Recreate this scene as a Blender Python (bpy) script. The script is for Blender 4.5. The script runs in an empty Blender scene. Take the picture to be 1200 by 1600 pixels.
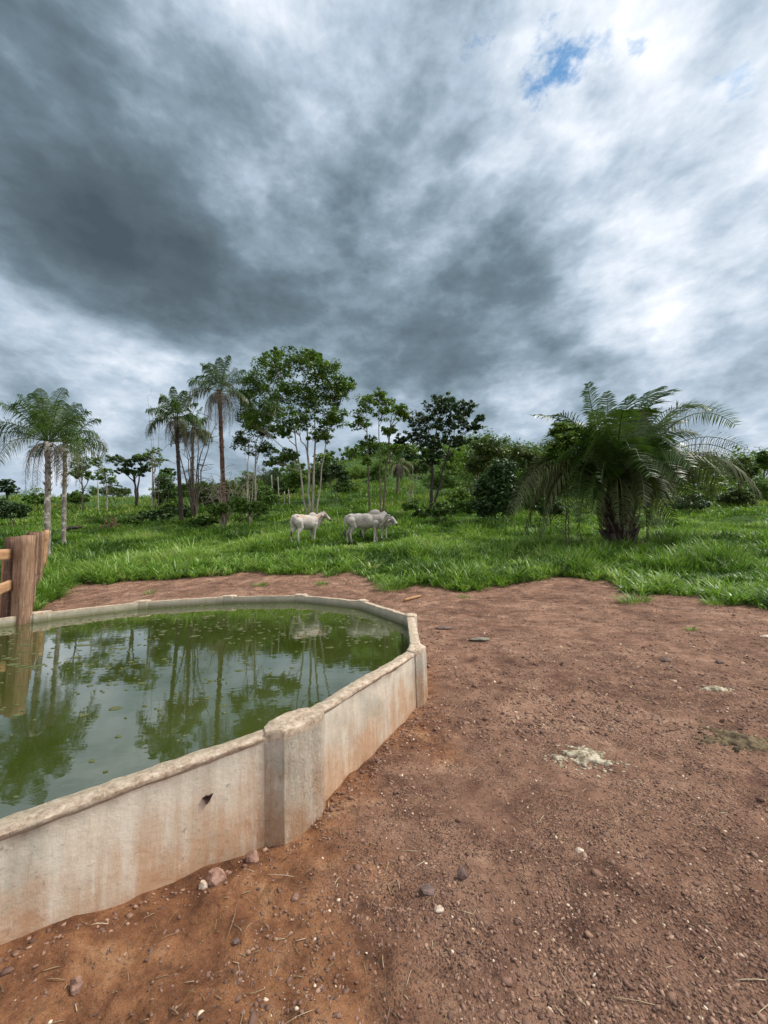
import bpy, bmesh, math, random
import numpy as np
from mathutils import Vector, Matrix, Euler, noise as mnoise
random.seed(7); rng = np.random.default_rng(7)
S = bpy.context.scene
COL = S.collection
R = math.radians

# ------------------------------------------------------------------ camera
CAM = np.array([0.0, 0.0, 1.65]); FOC = 601.0; PITCH = math.atan(57.7/601.0); ROLL = math.atan(-0.028)
FW = np.array([0, math.cos(PITCH), math.sin(PITCH)]); UP0 = np.array([0, -math.sin(PITCH), math.cos(PITCH)]); RT0 = np.array([1.0, 0, 0])
RT = math.cos(ROLL)*RT0 + math.sin(ROLL)*UP0; UPV = -math.sin(ROLL)*RT0 + math.cos(ROLL)*UP0
cd = bpy.data.cameras.new('camera'); cam = bpy.data.objects.new('camera', cd); COL.objects.link(cam)
cd.sensor_fit = 'VERTICAL'; cd.sensor_height = 36.0; cd.lens = FOC/1600*36.0; cd.clip_start = 0.05; cd.clip_end = 6000
m = Matrix.Identity(4)
for i in range(3):
    m[i][0] = RT[i]; m[i][1] = UPV[i]; m[i][2] = -FW[i]; m[i][3] = CAM[i]
cam.matrix_world = m
S.camera = cam
S.render.resolution_x = 768; S.render.resolution_y = 1024
S.view_settings.view_transform = 'Standard'; S.view_settings.look = 'None'
S.view_settings.exposure = 0.78; S.view_settings.gamma = 1.0

def ray(px, py):
    return FW + (px-600)/FOC*RT - (py-800)/FOC*UPV
def at_depth(px, py, D):
    d = ray(px, py); return CAM + d*(D/d[1])
def at_z(px, py, z):
    d = ray(px, py); return CAM + d*((z-CAM[2])/d[2])

# ------------------------------------------------------------------ sun
SUN_EL, SUN_AZ = 52.0, 78.0       # azimuth clockwise from +Y: light comes from the right
sd = bpy.data.lights.new('sun', 'SUN'); sd.energy = 2.7; sd.angle = R(16); sd.color = (1.0, 0.95, 0.87)
sun = bpy.data.objects.new('sun', sd); COL.objects.link(sun)
sv = Vector((math.sin(R(SUN_AZ))*math.cos(R(SUN_EL)), math.cos(R(SUN_AZ))*math.cos(R(SUN_EL)), math.sin(R(SUN_EL))))
sun.rotation_euler = sv.to_track_quat('Z', 'Y').to_euler(); sun.location = (20, 0, 30)

# ------------------------------------------------------------------ node helper
class NT:
    def __init__(s, tree): s.t = tree; tree.nodes.clear()
    def n(s, typ, ins=None, **kw):
        nd = s.t.nodes.new(typ)
        for k, v in kw.items(): setattr(nd, k, v)
        for k, v in (ins or {}).items(): s.set(nd.inputs[k], v)
        return nd
    def set(s, sock, v):
        if isinstance(v, bpy.types.NodeSocket): s.t.links.new(v, sock)
        elif isinstance(v, (tuple, list)) and sock.type == 'RGBA' and len(v) == 3: sock.default_value = (*v, 1)
        else: sock.default_value = v
    def math(s, op, a, b=0.0, c=0.0, clamp=False):
        nd = s.n('ShaderNodeMath', operation=op, use_clamp=clamp)
        s.set(nd.inputs[0], a); s.set(nd.inputs[1], b)
        if len(nd.inputs) > 2: s.set(nd.inputs[2], c)
        return nd.outputs[0]
    def vmath(s, op, a, b=(0, 0, 0), scale=None):
        nd = s.n('ShaderNodeVectorMath', operation=op); s.set(nd.inputs[0], a); s.set(nd.inputs[1], b)
        if scale is not None: s.set(nd.inputs['Scale'], scale)
        return nd.outputs['Value'] if op in ('LENGTH', 'DISTANCE', 'DOT_PRODUCT') else nd.outputs[0]
    def noise(s, vec, scale, detail=4, rough=0.55, dist=0.0, out='Fac', dims='3D'):
        nd = s.n('ShaderNodeTexNoise', noise_dimensions=dims, ins={'Scale': scale, 'Detail': detail, 'Roughness': rough, 'Distortion': dist})
        if vec is not None: s.set(nd.inputs['Vector'], vec)
        return nd.outputs[out]
    def voro(s, vec, scale, feature='F1', out='Distance', rand=1.0):
        nd = s.n('ShaderNodeTexVoronoi', {'Scale': scale, 'Randomness': rand}, feature=feature)
        if vec is not None: s.set(nd.inputs['Vector'], vec)
        return nd.outputs[out]
    def ramp(s, fac, stops, interp='LINEAR'):
        nd = s.n('ShaderNodeValToRGB'); nd.color_ramp.interpolation = interp
        el = nd.color_ramp.elements
        while len(el) < len(stops): el.new(0.5)
        for e, (p, c) in zip(el, stops):
            e.position = p; e.color = (*c, 1) if len(c) == 3 else c
        s.set(nd.inputs[0], fac); return nd.outputs[0]
    def mix(s, fac, a, b, blend='MIX'):
        nd = s.n('ShaderNodeMix', data_type='RGBA', blend_type=blend)
        s.set(nd.inputs[0], fac); s.set(nd.inputs[6], a); s.set(nd.inputs[7], b); return nd.outputs[2]
    def mrange(s, v, a, b, c=0.0, d=1.0, smooth=True):
        nd = s.n('ShaderNodeMapRange', {'Value': v, 'From Min': a, 'From Max': b, 'To Min': c, 'To Max': d})
        nd.interpolation_type = 'SMOOTHSTEP' if smooth else 'LINEAR'
        return nd.outputs[0]

# ------------------------------------------------------------------ world: cloudy sky over the Nishita sky
W = bpy.data.worlds.new('World'); S.world = W; W.use_nodes = True
w = NT(W.node_tree)
tc = w.n('ShaderNodeTexCoord').outputs['Generated']
sky = w.n('ShaderNodeTexSky', sky_type='NISHITA', sun_disc=False)
sky.sun_elevation = R(SUN_EL); sky.sun_rotation = R(SUN_AZ); sky.altitude = 300; sky.ozone_density = 2.0; sky.dust_density = 1.0
bg_sky = w.n('ShaderNodeBackground', {'Color': w.mix(1.0, sky.outputs[0], (.55, .92, 1.05), 'MULTIPLY'), 'Strength': 0.085})
dirn = w.vmath('NORMALIZE', tc)
sep = w.n('ShaderNodeSeparateXYZ', {0: dirn})
zc = w.math('MAXIMUM', sep.outputs[2], 0.0)
den = w.math('ADD', zc, 0.30)
flat = w.n('ShaderNodeCombineXYZ', {0: w.math('DIVIDE', sep.outputs[0], den), 1: w.math('DIVIDE', sep.outputs[1], den), 2: 0.0}).outputs[0]
warpn = w.noise(flat, 1.1, 4, 0.55, out='Color', dims='2D')
warp = w.vmath('SCALE', w.vmath('SUBTRACT', warpn, (0.5, 0.5, 0.5)), scale=0.62)
wd = w.vmath('ADD', dirn, warp)
lum = None
# (px, py, radius, amount): cloud masses as directions in the sky
BL = [(60, 150, .34, -.20), (330, 200, .30, -.16), (60, 360, .26, -.22), (300, 420, .22, -.26), (520, 500, .20, -.32), (700, 520, .15, -.34), (150, 440, .18, -.14), (820, 500, .10, -.12),
      (570, 330, .12, .16), (640, 390, .08, .14), (400, 260, .10, .10), (400, 120, .12, .10), (560, 60, .12, .08), (700, 180, .18, .05), (860, 240, .18, .04), (420, 40, .16, -.12), (600, 250, .12, -.10), (760, 470, .16, -.16), (860, 500, .12, -.12), (880, 400, .12, -.08),
      (1150, 120, .30, .36), (1080, 280, .20, .22), (1180, 420, .16, .22), (950, 470, .12, .20), (1020, 540, .07, .12), (1110, 480, .09, -.22), (1150, 580, .10, -.16), (930, 560, .10, -.14), 
      (760, 620, .13, .16), (620, 620, .12, .08), (720, 580, .07, .14), (150, 540, .14, .12), (30, 640, .2, .14), (270, 560, .08, .14), (20, 490, .09, .14), (180, 670, .12, .14), (430, 300, .12, .04), (880, 60, .2, .04), (1120, 640, .1, .12),
      (960, 250, .12, -.10), (1000, 140, .10, -.12), (480, 120, .12, -.16), (250, 250, .14, -.08), (1060, 360, .08, -.12)]
for px, py, r, a in BL:
    c = ray(px, py); c = c/np.linalg.norm(c)
    dd = w.vmath('DISTANCE', wd, tuple(c))
    v = w.mrange(dd, 0.0, r*1.6, a*(.80 if a < 0 else .80), 0.0)
    lum = v if lum is None else w.math('ADD', lum, v)
iso = w.vmath('MULTIPLY', dirn, (1.0, 1.0, 1.9))
n1 = w.noise(iso, 3.2, 8, 0.54, 0.1)
n2 = w.noise(iso, 8.0, 9, 0.64, 0.0)
def puffs(scale, off, sm=.35):
    cw = w.vmath('ADD', iso, w.vmath('SCALE', w.vmath('SUBTRACT', w.noise(w.vmath('ADD', iso, off), scale*.9, 4, .6, out='Color'), (.5, .5, .5)), scale=1.3/scale))
    vn = w.n('ShaderNodeTexVoronoi', {'Vector': w.vmath('ADD', cw, off), 'Scale': scale, 'Detail': 2.0, 'Roughness': .5, 'Lacunarity': 2.3}, feature='F1')
    vn.normalize = True
    return vn.outputs['Distance']
p1 = puffs(4.5, (3.1, 1.7, 0)); p2 = puffs(10.0, (7.3, 2.2, 0))
lum = w.math('ADD', lum, 0.50)
lum = w.math('ADD', lum, w.math('MULTIPLY', w.math('SUBTRACT', n1, 0.5), 1.05))
lum = w.math('ADD', lum, w.math('MULTIPLY', w.math('SUBTRACT', n2, 0.5), 0.56))
lum = w.math('ADD', lum, w.math('MULTIPLY', w.math('SUBTRACT', p1, 0.30), 0.62))
lum = w.math('ADD', lum, w.math('MULTIPLY', w.math('SUBTRACT', p2, 0.30), 0.34))
lum = w.math('ADD', lum, w.mrange(sep.outputs[2], 0.22, 0.02, 0.0, 0.10))
lum = w.math('ADD', lum, w.mrange(sep.outputs[1], 0.15, -0.5, 0.0, 0.40))
ccol = w.ramp(w.mrange(lum, -.35, 1.1, 0.0, 1.0, False), [(0.0, (.066, .094, .118)), (.22, (.100, .138, .168)), (.38, (.150, .208, .255)), (.51, (.25, .33, .40)), (.63, (.42, .515, .62)), (.76, (.68, .75, .84)), (.90, (.98, 1.0, 1.06))])
bg_cl = w.n('ShaderNodeBackground', {'Color': ccol, 'Strength': 0.66})
hole = None
for px, py, r in [(868, 96, .040), (925, 92, .028), (990, 70, .022), (750, 40, .016), (1150, 130, .03)]:
    c = ray(px, py); c = c/np.linalg.norm(c)
    wd2 = w.vmath('ADD', dirn, w.vmath('SCALE', w.vmath('SUBTRACT', w.noise(iso, 14.0, 6, 0.65, out='Color'), (.5, .5, .5)), scale=0.17))
    v = w.mrange(w.vmath('DISTANCE', wd2, tuple(c)), r*0.1, r*1.25, 1.0, 0.0)
    if px != 868: v = w.math('MULTIPLY', v, 0.45)
    hole = v if hole is None else w.math('MAXIMUM', hole, v)
mixs = w.n('ShaderNodeMixShader', {0: hole}); w.t.links.new(bg_cl.outputs[0], mixs.inputs[1]); w.t.links.new(bg_sky.outputs[0], mixs.inputs[2])
w.n('ShaderNodeOutputWorld', {0: mixs.outputs[0]})

# ------------------------------------------------------------------ materials
def mat(name):
    mt = bpy.data.materials.new(name); mt.use_nodes = True; return mt, NT(mt.node_tree)
def finish(nt, color, rough=0.8, normal=None, spec=0.3, transl=0.0, **kw):
    p = nt.n('ShaderNodeBsdfPrincipled', {'Base Color': color, 'Roughness': rough, 'Specular IOR Level': spec, **kw})
    if normal is not None: nt.set(p.inputs['Normal'], normal)
    out = p.outputs[0]
    if transl > 0:
        tr = nt.n('ShaderNodeBsdfTranslucent', {'Color': nt.mix(1.0, color, (1.15, 1.25, .6), 'MULTIPLY')})
        mx = nt.n('ShaderNodeMixShader', {0: transl, 1: out, 2: tr.outputs[0]}); out = mx.outputs[0]
    nt.n('ShaderNodeOutputMaterial', {0: out})
def bump(nt, h, strength=0.5, dist=0.01, normal=None):
    b = nt.n('ShaderNodeBump', {'Height': h, 'Strength': strength, 'Distance': dist})
    if normal is not None: nt.set(b.inputs['Normal'], normal)
    return b.outputs[0]
def attr(nt, name): return nt.n('ShaderNodeAttribute', attribute_name=name).outputs['Fac']

def leaf_mat(name, stops, transl=0.25, rough=0.5, spec=0.35):
    mt, nt = mat(name)
    t = attr(nt, 'tone')
    oc = nt.n('ShaderNodeTexCoord').outputs['Object']
    f = nt.math('ADD', t, nt.math('MULTIPLY', nt.math('SUBTRACT', nt.noise(oc, 0.9, 3), .5), .5), clamp=True)
    finish(nt, nt.ramp(f, stops), rough, None, spec, transl)
    return mt
M = {}
M['grass'] = leaf_mat('grass', [(0, (.032, .070, .016)), (.28, (.085, .170, .026)), (.60, (.175, .300, .044)), (.93, (.30, .42, .12)), (1, (.40, .40, .20))], .30, .42, .4)
M['hillgrass'] = leaf_mat('hillgrass', [(0, (.030, .065, .012)), (.35, (.085, .165, .020)), (.75, (.165, .270, .034)), (1, (.26, .27, .08))], .25, .6)
M['leaf_mid'] = leaf_mat('leaf_mid', [(0, (.034, .070, .014)), (.5, (.085, .160, .026)), (1, (.175, .27, .045))])
M['leaf_light'] = leaf_mat('leaf_light', [(0, (.045, .085, .014)), (.5, (.115, .20, .026)), (1, (.22, .31, .05))])
M['leaf_dark'] = leaf_mat('leaf_dark', [(0, (.018, .042, .014)), (.5, (.040, .080, .024)), (1, (.080, .135, .035))], .12)
M['leaf_olive'] = leaf_mat('leaf_olive', [(0, (.035, .055, .014)), (.5, (.07, .11, .025)), (1, (.14, .17, .05))])
M['frond'] = leaf_mat('frond', [(0, (.030, .065, .018)), (.5, (.065, .125, .030)), (1, (.14, .20, .05))], .25, .4, .5)
M['frond_glossy'] = leaf_mat('frond_glossy', [(0, (.026, .055, .014)), (.5, (.058, .110, .024)), (1, (.15, .20, .06))], .22, .42, .45)
M['frond_old'] = leaf_mat('frond_old', [(0, (.04, .055, .016)), (.5, (.080, .10, .028)), (1, (.17, .16, .055))], .15, .6)
M['frond_dead'] = leaf_mat('frond_dead', [(0, (.09, .08, .06)), (.5, (.17, .15, .11)), (1, (.28, .24, .18))], .1, .8, .1)

def bark_mat(name, a, b, scale=6, patch=None):
    mt, nt = mat(name); oc = nt.n('ShaderNodeTexCoord').outputs['Object']
    mp = nt.n('ShaderNodeMapping', {'Vector': oc, 'Scale': (1, 1, .35)}).outputs[0]
    n = nt.noise(mp, scale, 6, .65)
    c = nt.ramp(n, [(.32, a), (.68, b)])
    if patch: c = nt.mix(nt.mrange(nt.noise(oc, 3.0, 4, .6), .52, .62), c, patch)
    finish(nt, c, .9, bump(nt, nt.noise(mp, scale*4, 5), .6, .02), .15); return mt
M['bark_pale'] = bark_mat('bark_pale', (.16, .14, .11), (.42, .39, .33), 5)
M['bark_dark'] = bark_mat('bark_dark', (.022, .018, .015), (.075, .06, .05), 8)
M['bark_brown'] = bark_mat('bark_brown', (.06, .045, .035), (.16, .13, .10), 8)
M['bark_patch'] = bark_mat('bark_patch', (.10, .085, .07), (.27, .245, .21), 9, (.50, .48, .43))
M['bark_red'] = bark_mat('bark_red', (.045, .028, .02), (.16, .085, .055), 10)
M['dead_wood'] = bark_mat('dead_wood', (.20, .17, .13), (.42, .37, .30), 9)
M['log_wood'] = bark_mat('log_wood', (.10, .05, .035), (.33, .20, .15), 9)

def wood_mat(name, a, b, c2):
    mt, nt = mat(name); oc = nt.n('ShaderNodeTexCoord').outputs['Object']
    at_ = nt.n('ShaderNodeAttribute', attribute_name='grain').outputs['Vector']
    mp = nt.n('ShaderNodeMapping', {'Vector': at_, 'Scale': (1, 1, .09)}).outputs[0]
    n = nt.noise(mp, 38, 7, .6, .9)
    c = nt.ramp(n, [(.3, a), (.55, b), (.75, c2)])
    saw = nt.noise(nt.n('ShaderNodeMapping', {'Vector': at_, 'Rotation': (0, .25, 0), 'Scale': (1, 1, 9)}).outputs[0], 5, 3)
    c = nt.mix(nt.mrange(saw, .52, .72, 0, .22), c, (.40, .25, .16))
    c = nt.mix(nt.mrange(nt.noise(at_, 3.0, 5, .6), .52, .72, 0, .6), c, (.10, .055, .035))
    finish(nt, c, .85, bump(nt, n, .5, .01), .2); return mt
M['wood_new'] = wood_mat('wood_new', (.16, .075, .038), (.36, .19, .10), (.52, .32, .19))
M['wood_post'] = wood_mat('wood_post', (.12, .070, .045), (.27, .165, .105), (.42, .29, .20))
M['wood_post_dark'] = wood_mat('wood_post_dark', (.06, .034, .024), (.14, .082, .055), (.22, .14, .10))
M['rail_wood'] = wood_mat('rail_wood', (.24, .12, .06), (.45, .26, .14), (.60, .40, .25))

# concrete
def conc():
    mt, nt = mat('concrete')
    g = nt.n('ShaderNodeNewGeometry').outputs['Position']
    sp = nt.n('ShaderNodeSeparateXYZ', {0: g}); z = sp.outputs[2]
    big = nt.noise(g, 2.6, 7, .62)
    fine = nt.noise(g, 32, 7, .65)
    vst = nt.noise(nt.n('ShaderNodeMapping', {'Vector': g, 'Scale': (1, 1, .10)}).outputs[0], 16, 6, .6)
    base = nt.ramp(nt.math('ADD', nt.math('MULTIPLY', big, .6), nt.math('MULTIPLY', vst, .4)), [(.34, (.40, .36, .29)), (.47, (.53, .47, .38)), (.60, (.65, .58, .47))])
    base = nt.mix(nt.mrange(nt.noise(g, 1.7, 5, .6, .6), .50, .66, 0, .55), base, (.30, .33, .285))
    # soil splash stains low on the wall, rusty runs
    zz = nt.math('ADD', z, nt.math('MULTIPLY', nt.math('SUBTRACT', nt.noise(g, 3.0, 6, .65), .5), 1.0))
    zz = nt.math('ADD', zz, nt.math('MULTIPLY', nt.math('SUBTRACT', vst, .5), .5))
    base = nt.mix(nt.mrange(zz, .58, .05, 0, .72), base, (.44, .22, .10))
    base = nt.mix(nt.math('MULTIPLY', nt.mrange(nt.noise(g, 4.2, 7, .72, .8), .52, .62), nt.mrange(z, .55, .15, 0, .55)), base, (.36, .17, .08))
    base = nt.mix(nt.mrange(vst, .56, .72, 0, .40), base, (.62, .57, .49))
    base = nt.mix(nt.mrange(nt.noise(g, 5.5, 6, .7), .62, .74, 0, .6), base, (.40, .22, .11))
    # lime mortar on the top of the rim
    lip = nt.mrange(nt.math('ADD', z, nt.math('MULTIPLY', nt.math('SUBTRACT', fine, .5), .03)), .615, .635)
    base = nt.mix(nt.math('MULTIPLY', lip, .75), base, nt.ramp(nt.noise(g, 24, 5, .7), [(.38, (.38, .26, .17)), (.5, (.62, .46, .33)), (.62, (.78, .64, .49))]))
    base = nt.mix(nt.mrange(fine, .60, .70, 0, .55), base, (.21, .165, .12))
    scr = nt.noise(nt.n('ShaderNodeMapping', {'Vector': g, 'Scale': (1, 1, .12), 'Rotation': (0.1, 0.12, 0)}).outputs[0], 60, 6, .7)
    base = nt.mix(nt.mrange(scr, .56, .68, 0, .28), base, (.72, .66, .56))
    base = nt.mix(nt.mrange(scr, .43, .33, 0, .32), base, (.30, .25, .18))
    # wet algae line inside
    wet = attr(nt, 'inner')
    wl = nt.math('MULTIPLY', wet, nt.mrange(nt.math('ADD', z, nt.math('MULTIPLY', fine, .03)), .63, .53))
    base = nt.mix(nt.math('MULTIPLY', wet, .35), base, (.30, .27, .18))
    base = nt.mix(nt.math('MULTIPLY', wl, .75), base, (.11, .115, .05))
    rg = attr(nt, 'roughen')
    h = nt.math('ADD', nt.math('MULTIPLY', fine, .5), nt.math('MULTIPLY', nt.noise(g, 14, 7, .75, .2), .8))
    b = bump(nt, h, .5, .010)
    h2 = nt.math('MULTIPLY', nt.noise(nt.n('ShaderNodeMapping', {'Vector': g, 'Scale': (1, 1, .6)}).outputs[0], 34, 7, .8, .8), rg)
    b = bump(nt, h2, 1.0, .022, b)
    finish(nt, base, .88, b, .2); return mt
M['concrete'] = conc()
mt, nt = mat('painted_hole'); finish(nt, nt.ramp(nt.noise(None, 30), [(.3, (.02, .008, .008)), (.7, (.05, .022, .02))]), .8); M['hole'] = mt  # near-black colour stands for the shade inside a chipped hole

# soil
def soil():
    mt, nt = mat('soil')
    g = nt.n('ShaderNodeNewGeometry').outputs['Position']
    red = attr(nt, 'red'); gr = attr(nt, 'green')
    n1 = nt.noise(g, .9, 7, .66, .8); n2 = nt.noise(g, 5, 8, .68, .3); n3 = nt.noise(g, 42, 7, .7)
    vo = nt.voro(g, 95, out='Color'); vs = nt.n('ShaderNodeSeparateColor', {0: vo}).outputs[0]
    vd = nt.voro(g, 95)
    f = nt.math('ADD', nt.math('MULTIPLY', n1, .5), nt.math('MULTIPLY', n2, .5))
    brown = nt.ramp(f, [(.36, (.11, .054, .038)), (.46, (.265, .144, .096)), (.55, (.38, .220, .148)), (.64, (.50, .32, .22))])
    rust = nt.ramp(nt.math('ADD', nt.math('MULTIPLY', n2, .6), nt.math('MULTIPLY', n1, .4)), [(.38, (.085, .038, .022)), (.46, (.21, .092, .046)), (.54, (.35, .165, .080)), (.62, (.46, .26, .14))])
    rr = nt.mrange(nt.math('ADD', red, nt.math('MULTIPLY', nt.math('SUBTRACT', nt.noise(g, 2.4, 6, .65), .5), .9)), .25, .75)
    c = nt.mix(rr, brown, rust)
    spk = nt.ramp(vs, [(0, (.06, .038, .034)), (.35, (.12, .068, .052)), (.7, (.20, .12, .085)), (.9, (.33, .23, .16)), (1, (.52, .43, .32))], 'CONSTANT')
    sm = nt.math('MULTIPLY', nt.mrange(vd, .50, .35), nt.mrange(nt.noise(g, 3.2, 5, .6), .40, .58, .15, .85))
    c = nt.mix(nt.math('MULTIPLY', sm, nt.math('SUBTRACT', 1.0, nt.math('MULTIPLY', rr, .75))), c, spk)
    c = nt.mix(nt.mrange(n3, .56, .68, 0, .75), c, (.055, .034, .027))
    c = nt.mix(nt.mrange(nt.noise(g, 70, 5, .7), .60, .68, 0, .6), c, (.40, .29, .20))
    c = nt.mix(nt.mrange(nt.noise(g, 13, 7, .72, .5), .54, .66, 0, .5), c, (.075, .046, .034))
    und = nt.ramp(nt.noise(g, .7, 7, .7), [(.35, (.025, .045, .014)), (.55, (.05, .10, .02)), (.7, (.09, .13, .03))])
    c = nt.mix(gr, c, und)
    sm = nt.math('MULTIPLY', sm, nt.math('SUBTRACT', 1.0, nt.math('MULTIPLY', rr, .9)))
    h = nt.math('ADD', nt.math('MULTIPLY', n3, 1.1), nt.math('MULTIPLY', nt.math('SUBTRACT', 1.0, vd), nt.math('MULTIPLY', sm, .8)))
    b = bump(nt, n2, .9, .09); b = bump(nt, nt.noise(g, 16, 7, .7, .4), .9, .035, b); b = bump(nt, h, 1.0, .015, b)
    finish(nt, c, .93, b, .12); return mt
M['soil'] = soil()

def tone_mat(name, stops, rough=.85, bs=60, bd=.004, spec=.2):
    mt, nt = mat(name); oc = nt.n('ShaderNodeTexCoord').outputs['Object']
    f = nt.math('ADD', attr(nt, 'tone'), nt.math('MULTIPLY', nt.math('SUBTRACT', nt.noise(oc, bs*.5, 4), .5), .35), clamp=True)
    finish(nt, nt.ramp(f, stops), rough, bump(nt, nt.noise(oc, bs, 5), .5, bd), spec); return mt
M['gravel'] = tone_mat('gravel', [(0, (.085, .050, .040)), (.4, (.20, .115, .082)), (.7, (.32, .195, .135)), (.92, (.44, .31, .22)), (1, (.64, .52, .39))])
M['straw'] = tone_mat('straw', [(0, (.14, .10, .06)), (.6, (.30, .22, .13)), (1, (.55, .46, .32))])
def stone_mat(name, a, b):
    mt, nt = mat(name); oc = nt.n('ShaderNodeTexCoord').outputs['Object']
    finish(nt, nt.ramp(nt.noise(oc, 22, 6, .65), [(.40, a), (.60, b)]), .88, bump(nt, nt.noise(oc, 60, 6), .6, .01), .2); return mt
M['stone_brown'] = stone_mat('stone_brown', (.16, .085, .06), (.33, .20, .15))
M['stone_grey'] = stone_mat('stone_grey', (.13, .12, .095), (.24, .22, .17))
M['stone_pale'] = stone_mat('stone_pale', (.38, .28, .20), (.62, .52, .42))
M['stone_dark'] = stone_mat('stone_dark', (.09, .06, .052), (.19, .13, .11))
M['dung'] = stone_mat('dung', (.15, .115, .07), (.50, .44, .33))
M['dung_dark'] = stone_mat('dung_dark', (.045, .032, .018), (.17, .125, .07))

mt, nt = mat('pond_water')
g = nt.n('ShaderNodeNewGeometry').outputs['Position']
col = nt.ramp(nt.noise(g, .9, 5), [(.35, (.030, .042, .006)), (.65, (.046, .060, .014))])
h = nt.noise(nt.n('ShaderNodeMapping', {'Vector': g, 'Scale': (1, 1.6, 1)}).outputs[0], 5, 3, .5, .4)
finish(nt, col, .02, bump(nt, h, .06, .012), .6, IOR=1.95); M['water'] = mt
mt, nt = mat('algae'); oc = nt.n('ShaderNodeNewGeometry').outputs['Position']
finish(nt, nt.ramp(nt.noise(oc, 40, 6, .7), [(.35, (.055, .065, .018)), (.6, (.10, .11, .04)), (.75, (.19, .18, .09))]), .6, bump(nt, nt.noise(oc, 70, 5), .6, .006), .3); M['algae'] = mt

# ------------------------------------------------------------------ mesh helpers
def npmesh(name, V, T, material, parent=None, attrs=None, smooth=False, Q=None, loc=None):
    """V (n,3); T (t,3) triangles; Q (q,4) quads"""
    V = np.asarray(V, np.float32)
    if loc is not None: V = V - np.asarray(loc, np.float32)
    me = bpy.data.meshes.new(name)
    T = np.zeros((0, 3), int) if T is None else np.asarray(T); Q = np.zeros((0, 4), int) if Q is None else np.asarray(Q)
    nl = T.size + Q.size
    me.vertices.add(len(V)); me.vertices.foreach_set('co', V.ravel())
    me.loops.add(nl); me.loops.foreach_set('vertex_index', np.concatenate([T.ravel(), Q.ravel()]).astype(np.int32))
    st = np.concatenate([np.arange(len(T))*3, len(T)*3+np.arange(len(Q))*4]).astype(np.int32)
    me.polygons.add(len(st)); me.polygons.foreach_set('loop_start', st)
    if smooth: me.polygons.foreach_set('use_smooth', np.ones(len(st), bool))
    for k, a in (attrs or {}).items():
        a = np.asarray(a, np.float32)
        if a.ndim == 2:
            at = me.attributes.new(k, 'FLOAT_VECTOR', 'POINT'); at.data.foreach_set('vector', a.ravel())
        else:
            at = me.attributes.new(k, 'FLOAT', 'POINT'); at.data.foreach_set('value', a)
    me.update(calc_edges=True); me.validate()
    me.materials.append(material)
    o = bpy.data.objects.new(name, me); COL.objects.link(o)
    if loc is not None and parent is None: o.location = loc
    if parent: o.parent = parent
    return o
def tag(o, label, cat, group=None):
    o['label'] = label; o['category'] = cat
    if group: o['group'] = group
    return o
def empty(name, loc, label, cat, group=None):
    o = bpy.data.objects.new(name, None); COL.objects.link(o); o.location = loc; o.empty_display_size = .3
    return tag(o, label, cat, group)
def struct(o, kind='structure'): o['kind'] = kind; return o

class Buf:
    def __init__(s): s.V = []; s.T = []; s.A = []; s.n = 0
    def add(s, V, T, tone=None):
        V = np.asarray(V, float).reshape(-1, 3)
        s.V.append(V); s.T.append(np.asarray(T)+s.n); s.n += len(V)
        s.A.append(np.full(len(V), .5) if tone is None else np.broadcast_to(tone, (len(V),)))
    def build(s, name, material, parent=None, smooth=False, loc=None, grain=None):
        V = np.concatenate(s.V); 
        if parent is not None: V = V - np.array(parent.location)
        return npmesh(name, V, np.concatenate(s.T), material, parent, {'tone': np.concatenate(s.A)}, smooth, loc=loc)

def tube(buf, pts, rad, seg=7, wob=0.0, cap=True):
    pts = np.asarray(pts, float); rad = np.broadcast_to(np.asarray(rad, float), (len(pts),))
    t = np.gradient(pts, axis=0); t /= np.linalg.norm(t, axis=1, keepdims=True)+1e-9
    ref = np.array([0.31, 0.9, 0.1]) if abs(t[0][2]) > .7 else np.array([0, 0, 1.0])
    a = np.cross(t, ref); a /= np.linalg.norm(a, axis=1, keepdims=True)+1e-9
    b = np.cross(t, a)
    th = np.arange(seg)*2*np.pi/seg
    r = rad[:, None]*(1+wob*rng.normal(0, 1, (len(pts), seg)))
    V = pts[:, None] + r[..., None]*(np.cos(th)[None, :, None]*a[:, None] + np.sin(th)[None, :, None]*b[:, None])
    n = len(pts); i, j = np.meshgrid(np.arange(n-1), np.arange(seg), indexing='ij')
    p = i*seg+j; q = i*seg+(j+1) % seg
    T = np.concatenate([np.stack([p, q, q+seg], -1).reshape(-1, 3), np.stack([p, q+seg, p+seg], -1).reshape(-1, 3)])
    V = V.reshape(-1, 3)
    if cap:
        V = np.vstack([V, pts[0], pts[-1]]); k = np.arange(seg)
        T = np.vstack([T, np.stack([np.full(seg, n*seg), (k+1) % seg, k], -1), np.stack([np.full(seg, n*seg+1), (n-1)*seg+k, (n-1)*seg+(k+1) % seg], -1)])
    buf.add(V, T)
def curve(p0, p1, p2, n=8, jit=0.0):
    s = np.linspace(0, 1, n)[:, None]; p0, p1, p2 = map(lambda v: np.asarray(v, float), (p0, p1, p2))
    c = (1-s)**2*p0 + 2*s*(1-s)*p1 + s*s*p2
    if jit: c[1:-1] += rng.normal(0, jit, (n-2, 3))
    return c

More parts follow.
